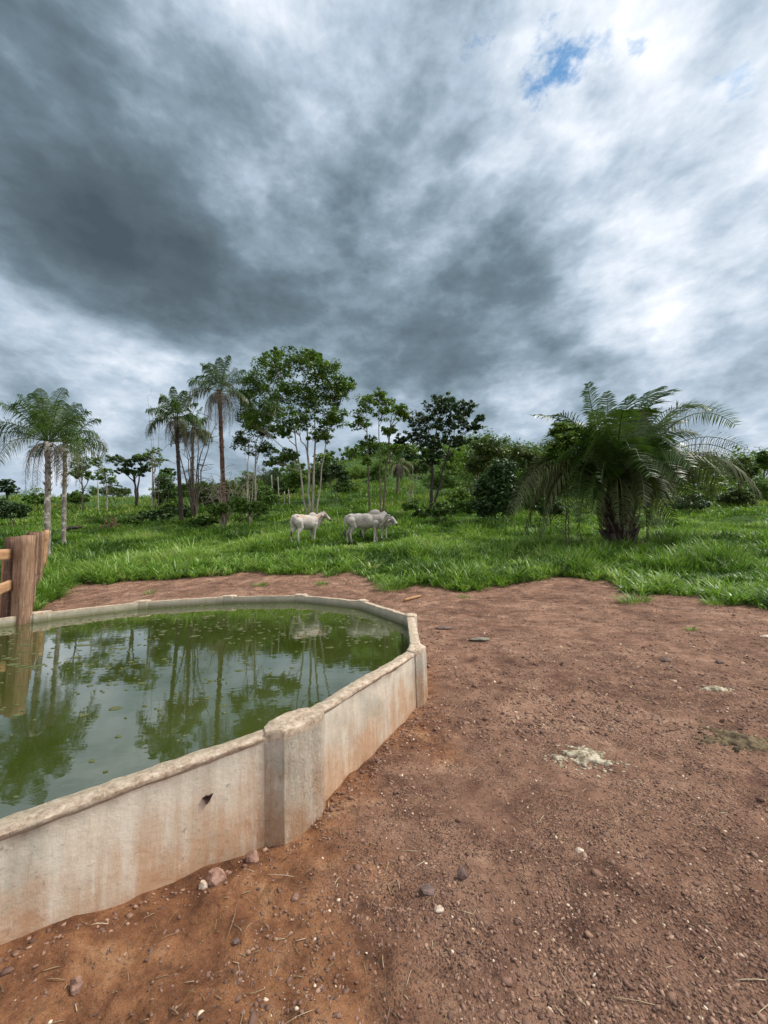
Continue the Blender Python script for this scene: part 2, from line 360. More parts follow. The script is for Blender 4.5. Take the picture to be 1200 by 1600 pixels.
def hash2(ix, iy, s=0):
    h = (ix*374761393 + iy*668265263 + s*974634777) & 0xffffffff
    h = ((h ^ (h >> 13))*1274126177) & 0xffffffff
    return ((h ^ (h >> 16)) & 0xffff)/65535.0
def vnoise(x, y, s=0):
    x = np.asarray(x, float); y = np.asarray(y, float)
    ix = np.floor(x).astype(np.int64); iy = np.floor(y).astype(np.int64); fx = x-ix; fy = y-iy
    fx = fx*fx*(3-2*fx); fy = fy*fy*(3-2*fy)
    return (hash2(ix, iy, s)*(1-fx)+hash2(ix+1, iy, s)*fx)*(1-fy)+(hash2(ix, iy+1, s)*(1-fx)+hash2(ix+1, iy+1, s)*fx)*fy
def fbm(x, y, oct=4, s=0):
    v = 0; a = .5; tot = 0
    for k in range(oct): v = v+a*vnoise(x*2**k+17*k, y*2**k-9*k, s+k); tot += a; a *= .5
    return v/tot-.5

# ------------------------------------------------------------------ terrain
YS = np.array([-400, -3, .8, 2.4, 8, 10, 12, 15, 18, 22, 30, 45, 60, 80, 100, 150, 400, 2500.])
AZ = np.array([-.95, -.5, 0, .5, 1.0])
ZT = np.array([
 [-2, .04, .07, .12, .24, .45, .80, 1.25, 1.75, 2.45, 3.8, 6.8, 10.2, 14.5, 16, 15, 5, 0],
 [-2, .04, .07, .12, .25, .50, .80, 1.30, 1.85, 2.5, 3.6, 6.4, 9.6, 13.8, 16, 15, 5, 0],
 [-2, .04, .07, .12, .25, .45, .72, 1.25, 1.85, 2.5, 4.1, 8.0, 13.0, 20.5, 27, 37, 25, 0],
 [-2, .04, .07, .12, .24, .38, .60, 1.15, 1.75, 2.35, 3.5, 5.9, 9.0, 14, 20, 24, 15, 0],
 [-2, .04, .07, .12, .24, .42, .65, 1.10, 1.60, 2.2, 3.4, 5.3, 7.4, 11, 14, 16, 10, 0]])
# tank outline from the rim
RIM = 0.65
Ppix = [(62, 958), (222, 940), (358, 932), (470, 930), (566, 939), (641, 962), (650, 1014), (458, 1128)]
PV = [at_z(px, py, RIM)[:2] for px, py in Ppix]
left = at_z(0, 1288, RIM)[:2]; dvec = left-PV[7]; dvec /= np.linalg.norm(dvec)
PV.append(PV[7]+dvec*1.85)
A = np.array(PV); A_ = np.c_[2*A, np.ones(len(A))]; sol = np.linalg.lstsq(A_, (A**2).sum(1), rcond=None)[0]
TC = sol[:2]; TR = math.sqrt(sol[2]+TC@TC)
a9 = math.atan2(*(PV[8]-TC)[::-1]); a1 = math.atan2(*(PV[0]-TC)[::-1])
while a9 < a1: a9 += 2*math.pi     # going round the unseen side: from a9 down to a1
if a9-a1 > math.pi*1.2: a9 -= 2*math.pi
ne = max(1, int(round(abs(a9-a1)*TR/1.8))-1)
for k in range(1, ne+1):
    a = a9+(a1-a9)*k/(ne+1)
    r9 = np.linalg.norm(PV[8]-TC); r1 = np.linalg.norm(PV[0]-TC); r = r9+(r1-r9)*k/(ne+1)
    PV.append(TC+r*np.array([math.cos(a), math.sin(a)]))
PV = np.array(PV)
print('TANK', np.round(PV, 2), TC, TR)

def wall_dist(x, y):
    """signed-ish distance to polygon edge (positive outside)"""
    x = np.asarray(x, float); y = np.asarray(y, float)
    d = np.full(x.shape, 1e9)
    inside = np.zeros(x.shape, bool)
    for i in range(len(PV)):
        a = PV[i]; b = PV[(i+1) % len(PV)]; e = b-a
        t = np.clip(((x-a[0])*e[0]+(y-a[1])*e[1])/(e@e), 0, 1)
        d = np.minimum(d, np.hypot(x-a[0]-t*e[0], y-a[1]-t*e[1]))
        c = ((a[1] > y) != (b[1] > y)) & (x < (b[0]-a[0])*(y-a[1])/((b[1]-a[1]) if b[1] != a[1] else 1e-9)+a[0])
        inside ^= c
    return np.where(inside, -d, d)

def terrain(x, y, detail=True):
    x = np.asarray(x, float); y = np.asarray(y, float)
    az = np.clip(x/np.maximum(np.abs(y), 6), -.95, 1.0)
    cols = [np.interp(y, YS, ZT[k]) for k in range(5)]
    # smooth: average of shifted samples
    z = 0
    for sft, wt in ((-.12, .25), (0, .5), (.12, .25)):
        yy = y*(1+sft)
        cs = np.stack([np.interp(yy, YS, ZT[k]) for k in range(5)])
        f = np.interp(az, AZ, np.arange(5)); i = np.clip(f.astype(int), 0, 3); fr = f-i
        fr = fr*fr*(3-2*fr)
        z = z+wt*(np.take_along_axis(cs, i[None], 0)[0]*(1-fr)+np.take_along_axis(cs, i[None]+1, 0)[0]*fr)
    # soil heaped against the near left stretch of wall
    wd_ = wall_dist(x, y)
    heap = .235*np.exp(-((x+1.7)/.85)**2-((y-1.3)/.9)**2)*np.exp(-(np.maximum(wd_, 0)/.6)**2)
    z = z+heap
    far = np.clip((np.hypot(x, y)-18)/25, 0, 1)
    z = z+far*(fbm(x/14, y/14, 4, 5)*2.4)+far*fbm(x/3.3, y/3.3, 2, 9)*.5
    z = z+np.clip((np.hypot(x, y)-3)/8, 0, 1)*fbm(x/2.5, y/2.5, 3, 3)*.16
    if detail:
        nr = np.clip(1-(np.hypot(x, y)-2)/14, 0, 1)
        red = redness(x, y)
        hoof = np.clip(vnoise(x/.17, y/.17, 141)-.72, 0, .3)*np.clip(vnoise(x/.9, y/.9, 143)*2-.7, 0, 1)
        z = z-nr*hoof*.14+nr*(fbm(x/.55, y/.55, 4, 21)*.08+fbm(x/.10, y/.10, 3, 33)*.026)
        lump = np.maximum(fbm(x/.16, y/.16, 3, 55), 0)
        rid = .5-np.abs(fbm(x/.22, y/.22, 3, 91))*2.2
        z = z+nr*red*(lump*.11+fbm(x/.20, y/.20, 4, 71)*.09+rid*.018)*np.clip((wd_-.03)/.25, .2, 1)
        z = z-.02*nr*np.exp(-(np.maximum(wd_-.1, 0)/.07)**2)
    return z
def redness(x, y):
    wd_ = wall_dist(x, y)
    r = np.exp(-((x+1.0)/1.15)**2-((y-1.5)/.75)**2)*1.1+.55*np.exp(-(np.maximum(wd_, 0)/.40)**2)*(y < 5)
    r = r+.45*np.exp(-((x-.45)/.35)**2-((y-3.1)/.5)**2)
    return np.clip(r, 0, 1)
def tz(x, y): return float(terrain(np.array([x]), np.array([y]))[0])
def ghit(px, py):
    d = ray(px, py); ss = np.linspace(.5, 1, 1)
    ys = np.geomspace(1.0, 140, 1500); X = CAM[0]+d[0]/d[1]*ys; Z = CAM[2]+d[2]/d[1]*ys
    below = Z < terrain(X, ys)
    k = int(np.argmax(below)) if below.any() else len(ys)-1
    return np.array([X[k], ys[k], float(terrain(X[k:k+1], ys[k:k+1])[0])])
def base_at(px, D, py=820):
    p = at_depth(px, py, D); return np.array([p[0], D, tz(p[0], D)])

# grass border as distance per azimuth
EDG = [(-400, 930), (45, 962), (95, 925), (130, 912), (250, 906), (330, 898), (400, 896), (560, 898), (600, 915), (700, 917), (830, 915), (900, 903), (950, 905), (985, 930), (1060, 932), (1120, 938), (1200, 945), (1500, 960)]
eaz, edd = [], []
for px, py in EDG:
    h = ghit(px, py); eaz.append(h[0]/h[1]); edd.append(h[1])
print('EDGE', np.round(edd, 1))
def edge_dist(x, y):
    az = x/np.maximum(y, .1); e = np.interp(az, eaz, edd)
    e = e+fbm(az*14, az*3+5, 3, 81)*1.5
    return y-e           # >0 in grass
ax_f = np.arange(-3.2, 4.2, .02)
def ext(a, end, f=1.045, s=.02, mx=60):
    out = []; v = a; st = s
    while abs(v) < end:
        v += math.copysign(st, end if a > 0 else -end); st = min(st*f, mx); out.append(v)
    return out
xs = np.array(sorted(ext(-3.2, 2600))+list(ax_f)+ext(ax_f[-1], 2600))
ya = np.arange(.9, 6.0, .02)
yb = []; v = ya[-1]; st = .02
while v < 2600: st = min(st*1.03, 60); v += st; yb.append(v)
yc_ = []; v = .9; st = .05
while v > -400: st = min(st*1.25, 60); v -= st; yc_.append(v)
ysg = np.array(sorted(yc_)+list(ya)+yb)
GX, GY = np.meshgrid(xs, ysg, indexing='ij')
x_, y_ = GX.ravel(), GY.ravel()
z_ = terrain(x_, y_)
ed = edge_dist(x_, y_); green = np.clip((ed+.2)/1.2, 0, 1)
green[y_ < 3] = 0
wdst = wall_dist(x_, y_)
z_ = np.where(wdst < -.05, np.minimum(z_, .1), z_)
nx, ny = len(xs), len(ysg)
i, j = np.meshgrid(np.arange(nx-1), np.arange(ny-1), indexing='ij'); p = (i*ny+j).ravel()
Q = np.stack([p, p+ny, p+ny+1, p+1], -1)
print('GROUND', nx, ny)
ground = npmesh('ground', np.c_[x_, y_, z_], None, M['soil'], None, {'red': redness(x_, y_), 'green': green}, True, Q)
struct(ground)

# ------------------------------------------------------------------ water tank
def sharp(o, ang=38):
    o.data.set_sharp_from_angle(angle=R(ang)); return o
def panel(a, b, parent):
    e = b-a; L = np.linalg.norm(e); e = e/L; nrm = np.array([e[1], -e[0]])
    if nrm@((a+b)/2-TC) < 0: nrm = -nrm
    n = max(8, int(L/.03)); s = np.linspace(.06, L-.06, n)
    # section: offset from centre line, z
    sec = [(-.05, -.3), (-.05, .3), (-.05, .5), (-.05, .575), (-.05, .640), (-.046, .649), (-.01, .651), (.02, .651), (.050, .648), (.056, .641), (.055, .630), (.051, .616), (.050, .605), (.05, .55), (.05, .4), (.05, .2), (.05, 0), (.05, -.3)]
    V = []; inn = []; rg = []
    for k, (o, z) in enumerate(sec):
        u = s+a[0]*3+a[1]*7
        oo = o+np.zeros(n); zz = z+np.zeros(n)
        if z > .61:
            zz = zz+fbm(u*3, k*.3+0*u, 4, 12)*.022+fbm(u*22, k*1.3+0*u, 2, 14)*.010
            oo = oo+fbm(u*16, k*.5+0*u, 4, 13)*(.024 if z > .63 else .008)*(1 if o > 0 else .4)
        elif z > 0: oo = oo+fbm(u*1.5, z*3+0*u, 3, 15)*.012
        V.append(np.c_[a[0]+e[0]*s+nrm[0]*oo, a[1]+e[1]*s+nrm[1]*oo, zz]); inn.append(np.full(n, 1. if o < 0 else 0.))
        endr = np.clip(1-(np.minimum(s, L-s)-.12)/.16, 0, 1)
        rg.append(np.maximum(endr, 1. if z > .625 else .05))
    V = np.array(V); m_ = len(sec)
    i, j = np.meshgrid(np.arange(m_-1), np.arange(n-1), indexing='ij'); p = (i*n+j).ravel()
    Qd = np.stack([p, p+1, p+n+1, p+n], -1)
    return sharp(npmesh('wall_panel', V.reshape(-1, 3)-np.array(parent.location), None, M['concrete'], parent, {'inner': np.concatenate(inn), 'roughen': np.concatenate(rg)}, True, Qd))
def pillar(i, parent):
    v = PV[i]; nrm = v-TC; nrm /= np.linalg.norm(nrm); tn = np.array([-nrm[1], nrm[0]])
    sc = [1.0, .9, .9, .9, .85, .78, .82, 1.05, 1][i] if i < 9 else 1
    plan = [(-.19, .035), (-.165, .058), (-.128, .088), (-.118, .100), (.118, .100), (.128, .088), (.165, .058), (.19, .035), (.15, -.058), (.10, -.095), (-.10, -.095), (-.15, -.058)]
    dense = []
    for k in range(len(plan)):
        p, q = np.array(plan[k]), np.array(plan[(k+1) % len(plan)])
        c = max(1, int(np.linalg.norm(q-p)/.03))
        for t in range(c): dense.append(p+(q-p)*t/c)
    dense = np.array(dense)*sc; m_ = len(dense)
    zs = [-.3]+list(np.arange(0, .61, .04))+[.635, .655, .668]
    V = []; inn = []
    for zi, z in enumerate(zs):
        k = 1.0 if z < .665 else .97
        d = dense*k
        wob = fbm(dense[:, 0]*12+i*5, z*9+dense[:, 1]*9, 3, 31)*.016
        d = d*(1+wob[:, None]*2.2)
        zz = z+(fbm(dense[:, 0]*14+i, dense[:, 1]*14, 3, 32)*.04 if z > .63 else 0)
        V.append(np.c_[v[0]+tn[0]*d[:, 0]+nrm[0]*d[:, 1], v[1]+tn[1]*d[:, 0]+nrm[1]*d[:, 1], zz+np.zeros(m_)]); inn.append(np.where(dense[:, 1] < -.03, 1., 0.))
    for k in (.6, .3):
        d = dense*k
        V.append(np.c_[v[0]+tn[0]*d[:, 0]+nrm[0]*d[:, 1], v[1]+tn[1]*d[:, 0]+nrm[1]*d[:, 1], .678+fbm(d[:, 0]*20+i, d[:, 1]*20, 3, 35)*.03]); inn.append(np.zeros(m_))
    V.append(np.array([[v[0], v[1], .685]])); inn.append(np.zeros(1))
    nr = len(V)-1
    i_, j_ = np.meshgrid(np.arange(nr-1), np.arange(m_), indexing='ij')
    Qd = np.stack([i_*m_+j_, i_*m_+(j_+1) % m_, (i_+1)*m_+(j_+1) % m_, (i_+1)*m_+j_], -1).reshape(-1, 4)
    T = np.stack([(nr-1)*m_+np.arange(m_), (nr-1)*m_+(np.arange(m_)+1) % m_, np.full(m_, nr*m_)], -1)
    Vv = np.vstack(V)-np.array(parent.location)
    return sharp(npmesh('pillar', Vv, T, M['concrete'], parent, {'inner': np.concatenate(inn), 'roughen': np.ones(len(Vv))}, True, Qd), 30)
tank = empty('water_tank', (TC[0], TC[1], 0), 'round cast concrete cattle water tank with stubby pillars, full of green water', 'water tank')
for k in range(len(PV)):
    panel(PV[k], PV[(k+1) % len(PV)], tank); pillar(k, tank)
def wall_mark(px, py, a, b, shape, off=.053):  # thin raised patch painting a hole's darkness; no hollow is cut
    e = b-a; e = e/np.linalg.norm(e); nrm = np.array([e[1], -e[0]])
    if nrm@((a+b)/2-TC) < 0: nrm = -nrm
    d = ray(px, py); p0 = a+nrm*off
    t = ((p0-CAM[:2])@nrm)/(d[:2]@nrm); P = CAM+d*t
    V = []; n = len(shape)
    for o in (.004, -.01):
        for sx, sz in shape: V.append([P[0]+e[0]*sx+nrm[0]*o, P[1]+e[1]*sx+nrm[1]*o, P[2]+sz])
    V.append([P[0]+nrm[0]*.006, P[1]+nrm[1]*.006, P[2]])
    T = [(k, (k+1) % n, 2*n) for k in range(n)]; Qd = [(k, (k+1) % n, n+(k+1) % n, n+k) for k in range(n)]
    o = npmesh('chip_patch', np.array(V)-np.array(tank.location), T, M['hole'], tank, None, False, Qd)
    o['label'] = 'small dark patch on the concrete, painted for the shade in a chipped hole'
    return o
wall_mark(324, 1249, PV[7], PV[8], [(-.025, .016), (-.008, .012), (.004, .018), (.022, .012), (.012, -.002), (.004, -.022), (-.008, -.012)], .056)
# water
wp = []
for k, v in enumerate(PV):
    d = v-TC; wp.append(v-d/np.linalg.norm(d)*.03)
V = [[p[0], p[1], .505] for p in wp]+[[TC[0], TC[1], .505]]; n = len(wp)
water = npmesh('water', V, [(k, (k+1) % n, n) for k in range(n)], M['water']); struct(water)
# floating algae
B = Buf()
def algae(c, r, ang, el):
    n = 14; th = np.arange(n)*2*np.pi/n
    rr = r*(1+.35*np.array([mnoise.noise((c[0]*9+math.cos(t)*1.3, c[1]*9+math.sin(t)*1.3, r*20)) for t in th])+rng.uniform(-.18, .18, n))
    x = rr*np.cos(th); y = rr*np.sin(th)*el
    X = c[0]+x*math.cos(ang)-y*math.sin(ang); Y = c[1]+x*math.sin(ang)+y*math.cos(ang)
    V = np.vstack([np.c_[X, Y, np.full(n, .506)], np.c_[c[0]+(X-c[0])*.75, c[1]+(Y-c[1])*.75, .509+rng.uniform(0, .004, n)], [[c[0], c[1], .511]]])
    k = np.arange(n); k2 = (k+1) % n
    T = np.vstack([np.c_[k, k2, n+k2], np.c_[k, n+k2, n+k], np.c_[n+k, n+k2, np.full(n, 2*n)]]); B.add(V, T)
for q in range(210):
    while True:
        c = TC+rng.uniform(-TR, TR, 2)
        if wall_dist(c[:1], c[1:])[0] < -.25: break
    far = c[1] > 4.2
    if not far and rng.random() < .45: continue
    for s in range(rng.integers(2, 9)):
        cc = c+rng.normal(0, .28, 2)*np.array([1.3, .5])
        if wall_dist(cc[:1], cc[1:])[0] < -.1: algae(cc, rng.choice([.02, .03, .05, .075], p=[.6, .27, .10, .03])*(1.0 if far else .6), rng.normal(.2, .5), rng.uniform(.4, .8))
struct(B.build('algae', M['algae'], smooth=True), 'stuff')

# ------------------------------------------------------------------ gravel, straw
def icos():
    bm = bmesh.new(); bmesh.ops.create_icosphere(bm, subdivisions=1, radius=1)
    V = np.array([v.co[:] for v in bm.verts]); T = np.array([[v.index for v in f.verts] for f in bm.faces]); bm.free(); return V, T
IV, IT = icos()
def scatter_pebbles(n, ymin, ymax, smin, smax, pw=2.6):
    y = ymin*(ymax/ymin)**rng.random(n)*1.0
    x = rng.uniform(-1, 1, n)*(y*1.05+.8)
    k = (wall_dist(x, y) > .08) & (edge_dist(x, y) < .3)
    dens = fbm(x/.5, y/.5, 3, 61)+.5
    k &= rng.random(n) < np.clip(dens*1.7-.25-.55*redness(x, y), .08, 1)
    x, y = x[k], y[k]; m_ = len(x)
    s = (smin+(smax-smin)*rng.random(m_)**pw)
    sc = s[:, None]*np.c_[rng.uniform(.7, 1.5, m_), rng.uniform(.6, 1.1, m_), rng.uniform(.35, .75, m_)]
    a = rng.uniform(0, 6.28, m_); ca, sa = np.cos(a), np.sin(a)
    V = IV[None]*(1+rng.normal(0, .24, (m_, 12))[..., None])*sc[:, None]
    til = rng.normal(0, .35, m_); V[..., 2] += V[..., 0]*til[:, None]
    X = V[..., 0]*ca[:, None]-V[..., 1]*sa[:, None]; Y = V[..., 0]*sa[:, None]+V[..., 1]*ca[:, None]
    z = terrain(x, y)-s*.05
    P = np.stack([X+x[:, None], Y+y[:, None], V[..., 2]+z[:, None]], -1).reshape(-1, 3)
    T = (IT[None]+(np.arange(m_)*12)[:, None, None]).reshape(-1, 3)
    tone = np.clip(np.where(rng.random(m_) < .035, rng.uniform(.8, 1.05, m_), rng.beta(2, 2.2, m_)*.8), 0, 1)
    return P, T, np.repeat(tone, 12)
B = Buf()
for args in ((75000, 1.15, 4.0, .002, .0105, 1.9), (900, 1.15, 5.0, .010, .026, 3), (42000, 3.2, 13.0, .005, .022, 2.0), (500, 4, 13, .02, .045, 2.5)):
    P, T, tn = scatter_pebbles(*args); B.add(P, T, tn)
q_ = []
for k in range(6, 9):
    a_, b_ = PV[k % len(PV)], PV[(k+1) % len(PV)]
    if k == 8: continue
    e_ = b_-a_; nn_ = np.array([e_[1], -e_[0]])/np.linalg.norm(e_); nn_ = nn_ if nn_@((a_+b_)/2-TC) > 0 else -nn_
    for t_ in rng.random(380 if k == 6 else 150):
        o_ = .07+abs(rng.normal(0, .09)); p_ = a_+e_*t_+nn_*o_; sz_ = rng.uniform(.003, .010) if rng.random() < .95 else rng.uniform(.010, .018)
        if wall_dist(p_[:1], p_[1:])[0] < .06: continue
        B.add(IV*(1+rng.normal(0, .26, (12, 1)))*np.array([rng.uniform(.8, 1.5), rng.uniform(.7, 1.1), rng.uniform(.5, .8)])*sz_+[p_[0], p_[1], tz(p_[0], p_[1])+sz_*.2], IT, np.full(12, rng.uniform(.1, .75)))
gv = struct(B.build('gravel', M['gravel']), 'stuff')
B = Buf(); n = 0
while n < 1100:
    y = 1.2*(9)**rng.random(); x = rng.uniform(-1, 1)*(y*1.05+.5)
    if wall_dist(np.array([x]), np.array([y]))[0] < .08 or edge_dist(x, y) > 0: continue
    n += 1
    L = rng.uniform(.01, .05)*(1+y*.12) if rng.random() < .93 else rng.uniform(.06, .16); a = rng.uniform(0, 6.28); z = tz(x, y)+.004
    dx, dy = math.cos(a)*L/2, math.sin(a)*L/2
    z0, z1 = tz(x-dx, y-dy)+.003, tz(x+dx, y+dy)+.003
    tube(B, curve((x-dx, y-dy, z0), (x+dy*rng.normal(0,.12), y-dx*rng.normal(0,.12), max(z0, z1)+rng.uniform(0, L*.06)), (x+dx, y+dy, z1), 4), rng.uniform(.0005, .0014)*(1+y*.12), 4)
    B.A[-1] = np.full(len(B.V[-1]), rng.beta(2, 1.6))
struct(B.build('straw', M['straw']), 'stuff')

def rock(name, loc, size, material, label, cat='stone', seed=0, rot=0, group=None, facet=.25, sub=3):
    bm = bmesh.new(); bmesh.ops.create_icosphere(bm, subdivisions=sub, radius=1)
    for v in bm.verts:
        c = v.co.copy(); n1 = mnoise.noise(c*1.1+Vector((seed*3.1, 0, 0))); n2 = mnoise.noise(c*3+Vector((seed, 5, 0)))
        cell = mnoise.cell(c*1.6+Vector((seed*2.3, 1, 4)))
        v.co = c*(1+n1*facet*1.6+n2*facet*.45)
    me = bpy.data.meshes.new(name)
    for v in bm.verts: v.co = Vector((v.co.x*size[0], v.co.y*size[1], v.co.z*size[2]))
    bm.to_mesh(me); bm.free(); me.materials.append(material)
    o = bpy.data.objects.new(name, me); COL.objects.link(o); o.location = loc; o.rotation_euler = (random.uniform(-.15, .15), random.uniform(-.15, .15), rot)
    for p in me.polygons: p.use_smooth = sub > 2
    return tag(o, label, cat, group)
def rock_px(px, py, w, hgt, material, label, seed=0, dep=None, rot=None, sub=2, name='stone', cat='stone'):
    h = ghit(px, py); k = h[1]/FOC
    rx = w*k/2*.8; rz = hgt*k/2*.62
    return rock(name, (h[0], h[1], h[2]+rz*.35), (rx, (dep or rx*.8), rz), material, label, cat, seed, rot if rot is not None else random.uniform(-.4, .4), sub=sub)
rock_px(395, 1345, 26, 32, M['stone_brown'], 'upright brown stone at the wall foot just left of the near pillar', 1)
rock_px(336, 1377, 36, 32, M['stone_brown'], 'angular pinkish brown stone, largest one along the wall foot', 2)
rock_px(318, 1388, 16, 24, M['stone_pale'], 'small tan stone touching the left side of the largest wall-foot stone', 3)
rock_px(119, 1548, 22, 36, M['stone_brown'], 'pointed brown stone in the loose red soil at the bottom left', 4)
rock_px(686, 1424, 16, 11, M['stone_pale'], 'smooth peach coloured pebble on the gravel below the tank', 5, sub=3)
rock_px(462, 1404, 15, 13, M['stone_brown'], 'little round brown stone on red soil below the near pillar', 6)
rock_px(668, 1394, 28, 18, M['stone_dark'], 'flat greyish brown stone half sunk in the gravel, up left of the peach pebble', 7)
rock_px(722, 1372, 18, 26, M['stone_dark'], 'dark slate flake standing in the gravel, up right of the peach pebble', 8)
rock_px(370, 1475, 14, 12, M['stone_dark'], 'small dark stone alone on the orange soil', 9)
rock_px(748, 1001, 36, 9, M['stone_grey'], 'flat grey green stone slab lying right of the tank', 10, sub=3)
rock_px(694, 982, 34, 7, M['stone_dark'], 'low brownish clod beyond the flat grey slab', 11)
rock_px(1196, 997, 18, 9, M['stone_pale'], 'whitish stone at the right edge of the dirt yard', 12, sub=3)
rock_px(966, 911, 24, 6, M['stone_brown'], 'flat tan stone at the foot of the grass under the palm', 13, sub=3)
rock_px(1124, 1036, 16, 9, M['stone_dark'], 'dark clod in the right of the yard, nearer the whitish stone', 14)
rock_px(1040, 1032, 18, 8, M['stone_dark'], 'dark clod in the right of the yard, left of the other clod', 15)
rock_px(905, 1330, 14, 10, M['stone_pale'], 'pale oval pebble on the gravel below the dried dung', 16, sub=3)
# stick
h0, h1 = ghit(632, 941), ghit(657, 934)
B = Buf(); tube(B, curve(h0+[0, 0, .04], (h0+h1)/2+[0, 0, .06], h1+[0, 0, .04], 7, .004), [.03, .035, .035, .037, .034, .03, .024], 8, .08)
tag(B.build('stick', M['rail_wood'], smooth=True, loc=h0), 'short pale broken stick lying on the dirt behind the tank', 'stick')

def dung(px, py, rx, ry, label, seed, dens=1.0, dark=False):
    h = ghit(px, py); k = h[1]/FOC; a = rx*k*1.0; b = a*ry*1.15
    e = empty('dung', tuple(h), label, 'dung', 'patches of dried dung on the yard')
    n = 72; U, Vg = np.meshgrid(np.linspace(-1, 1, n), np.linspace(-1, 1, n), indexing='ij'); u, v = U.ravel(), Vg.ravel()
    X = h[0]+u*a; Y = h[1]+v*b; rad = np.hypot(u, v)
    hh = (.66-rad*1.0)+fbm(u*1.7+seed*7, v*2.2, 4, 200+seed)*1.7+fbm(u*6+v*3, v*8+seed, 4, 210+seed)*.35
    st = np.floor(fbm(u*4+seed, v*4, 3, 220+seed)*9)/9
    Z = terrain(X, Y)+np.clip(hh-.05, -.25, .8)*a*.13+np.where(hh > .08, st*a*.12, 0)+np.where(hh > .04, .012, -.01)
    Z = np.where(rad > .98, terrain(X, Y)-.02, Z)
    i_, j_ = np.meshgrid(np.arange(n-1), np.arange(n-1), indexing='ij'); p = (i_*n+j_).ravel(); Qd = np.stack([p, p+n, p+n+1, p+1], -1)
    npmesh('crust', np.c_[X, Y, Z]-h, None, M['dung_dark'] if dark else M['dung'], e, {'tone': hh}, False, Qd)
    B = Buf(); r_ = np.random.default_rng(seed)
    for q in range(int(50*dens)+6):
        t = r_.uniform(0, 6.28); rr = r_.uniform(.5, 1.5); x = h[0]+math.cos(t)*rr*a; y = h[1]+math.sin(t)*rr*b
        sz = r_.uniform(.003, .011)*min(1.6, k*400); z = tz(x, y)
        B.add(IV*(1+r_.normal(0, .3, (12, 1)))*np.array([sz*r_.uniform(.8, 1.6), sz, sz*.4])+[x, y, z], IT)
    B.build('crumbs', M['dung_dark'] if dark else M['dung'], e, smooth=False)['kind'] = 'stuff'
dung(918, 1186, 38, .62, 'pale flaky dried cow dung in the middle of the dirt yard', 3, 1.3)
dung(868, 1184, 12, .7, 'little pale dung scrap just left of the large dried patch', 4, .3)
dung(1120, 1078, 24, .5, 'pale dried dung crumbs up on the right of the yard', 5, .35)
dung(1160, 1160, 60, .6, 'dark crumbled dung spread at the right edge of the yard', 6, 1.2, True)

# ------------------------------------------------------------------ grass
def blades(base, az, th0, th1, L, wd, tone, segs=3):
    n = len(L); up = np.array([0, 0, 1.0]); out = np.c_[np.cos(az), np.sin(az), np.zeros(n)]; side = np.c_[-np.sin(az), np.cos(az), np.zeros(n)]
    tw = rng.normal(0, .5, n)[:, None]; side = side*np.cos(tw)+out*np.sin(tw)*.6
    pts = [base]; p = base
    for k in range(segs):
        th = (th0+(th1-th0)*(k+.3)/segs)[:, None]
        p = p+(up*np.cos(th)+out*np.sin(th))*(L/segs)[:, None]; pts.append(p)
    prof = {3: [.55, 1.0, .75], 2: [.7, 1.0], 1: [1.0]}[segs]
    rows = []
    for k in range(segs):
        rows.append(pts[k]-side*(wd*prof[k])[:, None]/2); rows.append(pts[k]+side*(wd*prof[k])[:, None]/2)
    rows.append(pts[-1]); nv = len(rows)
    V = np.stack(rows, 1).reshape(-1, 3)
    T = []
    for k in range(segs-1): T += [(2*k, 2*k+1, 2*k+3), (2*k, 2*k+3, 2*k+2)]
    T.append((2*segs-2, 2*segs-1, 2*segs)); T = np.array(T)
    T = (T[None]+(np.arange(n)*nv)[:, None, None]).reshape(-1, 3)
    return V, T, np.repeat(tone, nv)
def grass_field(B, ntuft, ymin, ymax, per, Lr, wr, segs, pad=.0, dens_s=2.0, spread=.11, wide=1.12, droop=1.0):
    u = rng.random(ntuft); y = np.sqrt(ymin**2+(ymax**2-ymin**2)*u); x = rng.uniform(-1, 1, ntuft)*(y*wide+1.5)
    ed = edge_dist(x, y); k = (ed > pad) & (wall_dist(x, y) > .6)
    x, y, ed = x[k], y[k], ed[k]; n = len(x)
    hgt = np.clip(.62+fbm(x/1.6, y/1.6, 3, 41)*2.4, .28, 1.5)*np.clip(.45+ed*.7, .45, 1)*rng.uniform(.6, 1.25, n)*(1-.55*np.exp(-((x+1.9)/2.6)**2-((y-18.0)/1.7)**2))
    tt = np.clip(.50+fbm(x/2.5, y/2.5, 3, 43)*1.6+rng.normal(0, .17, n), 0, 1)
    z = terrain(x, y)
    X = np.repeat(x, per)+rng.normal(0, spread, n*per); Y = np.repeat(y, per)+rng.normal(0, spread, n*per)
    off = np.hypot(X-np.repeat(x, per), Y-np.repeat(y, per))
    az = np.arctan2(Y-np.repeat(y, per), X-np.repeat(x, per))+rng.normal(0, .5, n*per)
    th0 = np.clip(rng.uniform(.02, .45, n*per)+off*1.2, 0, 1.0); th1 = th0+rng.uniform(.3, 1.7, n*per)*droop
    L = np.repeat(hgt, per)*rng.uniform(*Lr, n*per); wd = rng.uniform(*wr, n*per)
    tone = np.clip(np.repeat(tt, per)+rng.normal(0, .14, n*per), 0, .92)
    tone = np.where(rng.random(n*per) < .015, 1.0, tone)
    Z = np.repeat(z, per)-.02
    return B.add(*blades(np.c_[X, Y, Z], az, th0, th1, L, wd, tone, segs))
B = Buf()
grass_field(B, 4600, 7.5, 14.5, 34, (.28, .78), (.014, .032), 3, spread=.10, droop=1.25)
grass_field(B, 6600, 14.5, 23, 24, (.26, .68), (.020, .040), 3, spread=.13, droop=1.1)
grass_field(B, 6000, 23, 34, 16, (.25, .62), (.035, .06), 2, spread=.18)
bx_ = len(B.V)
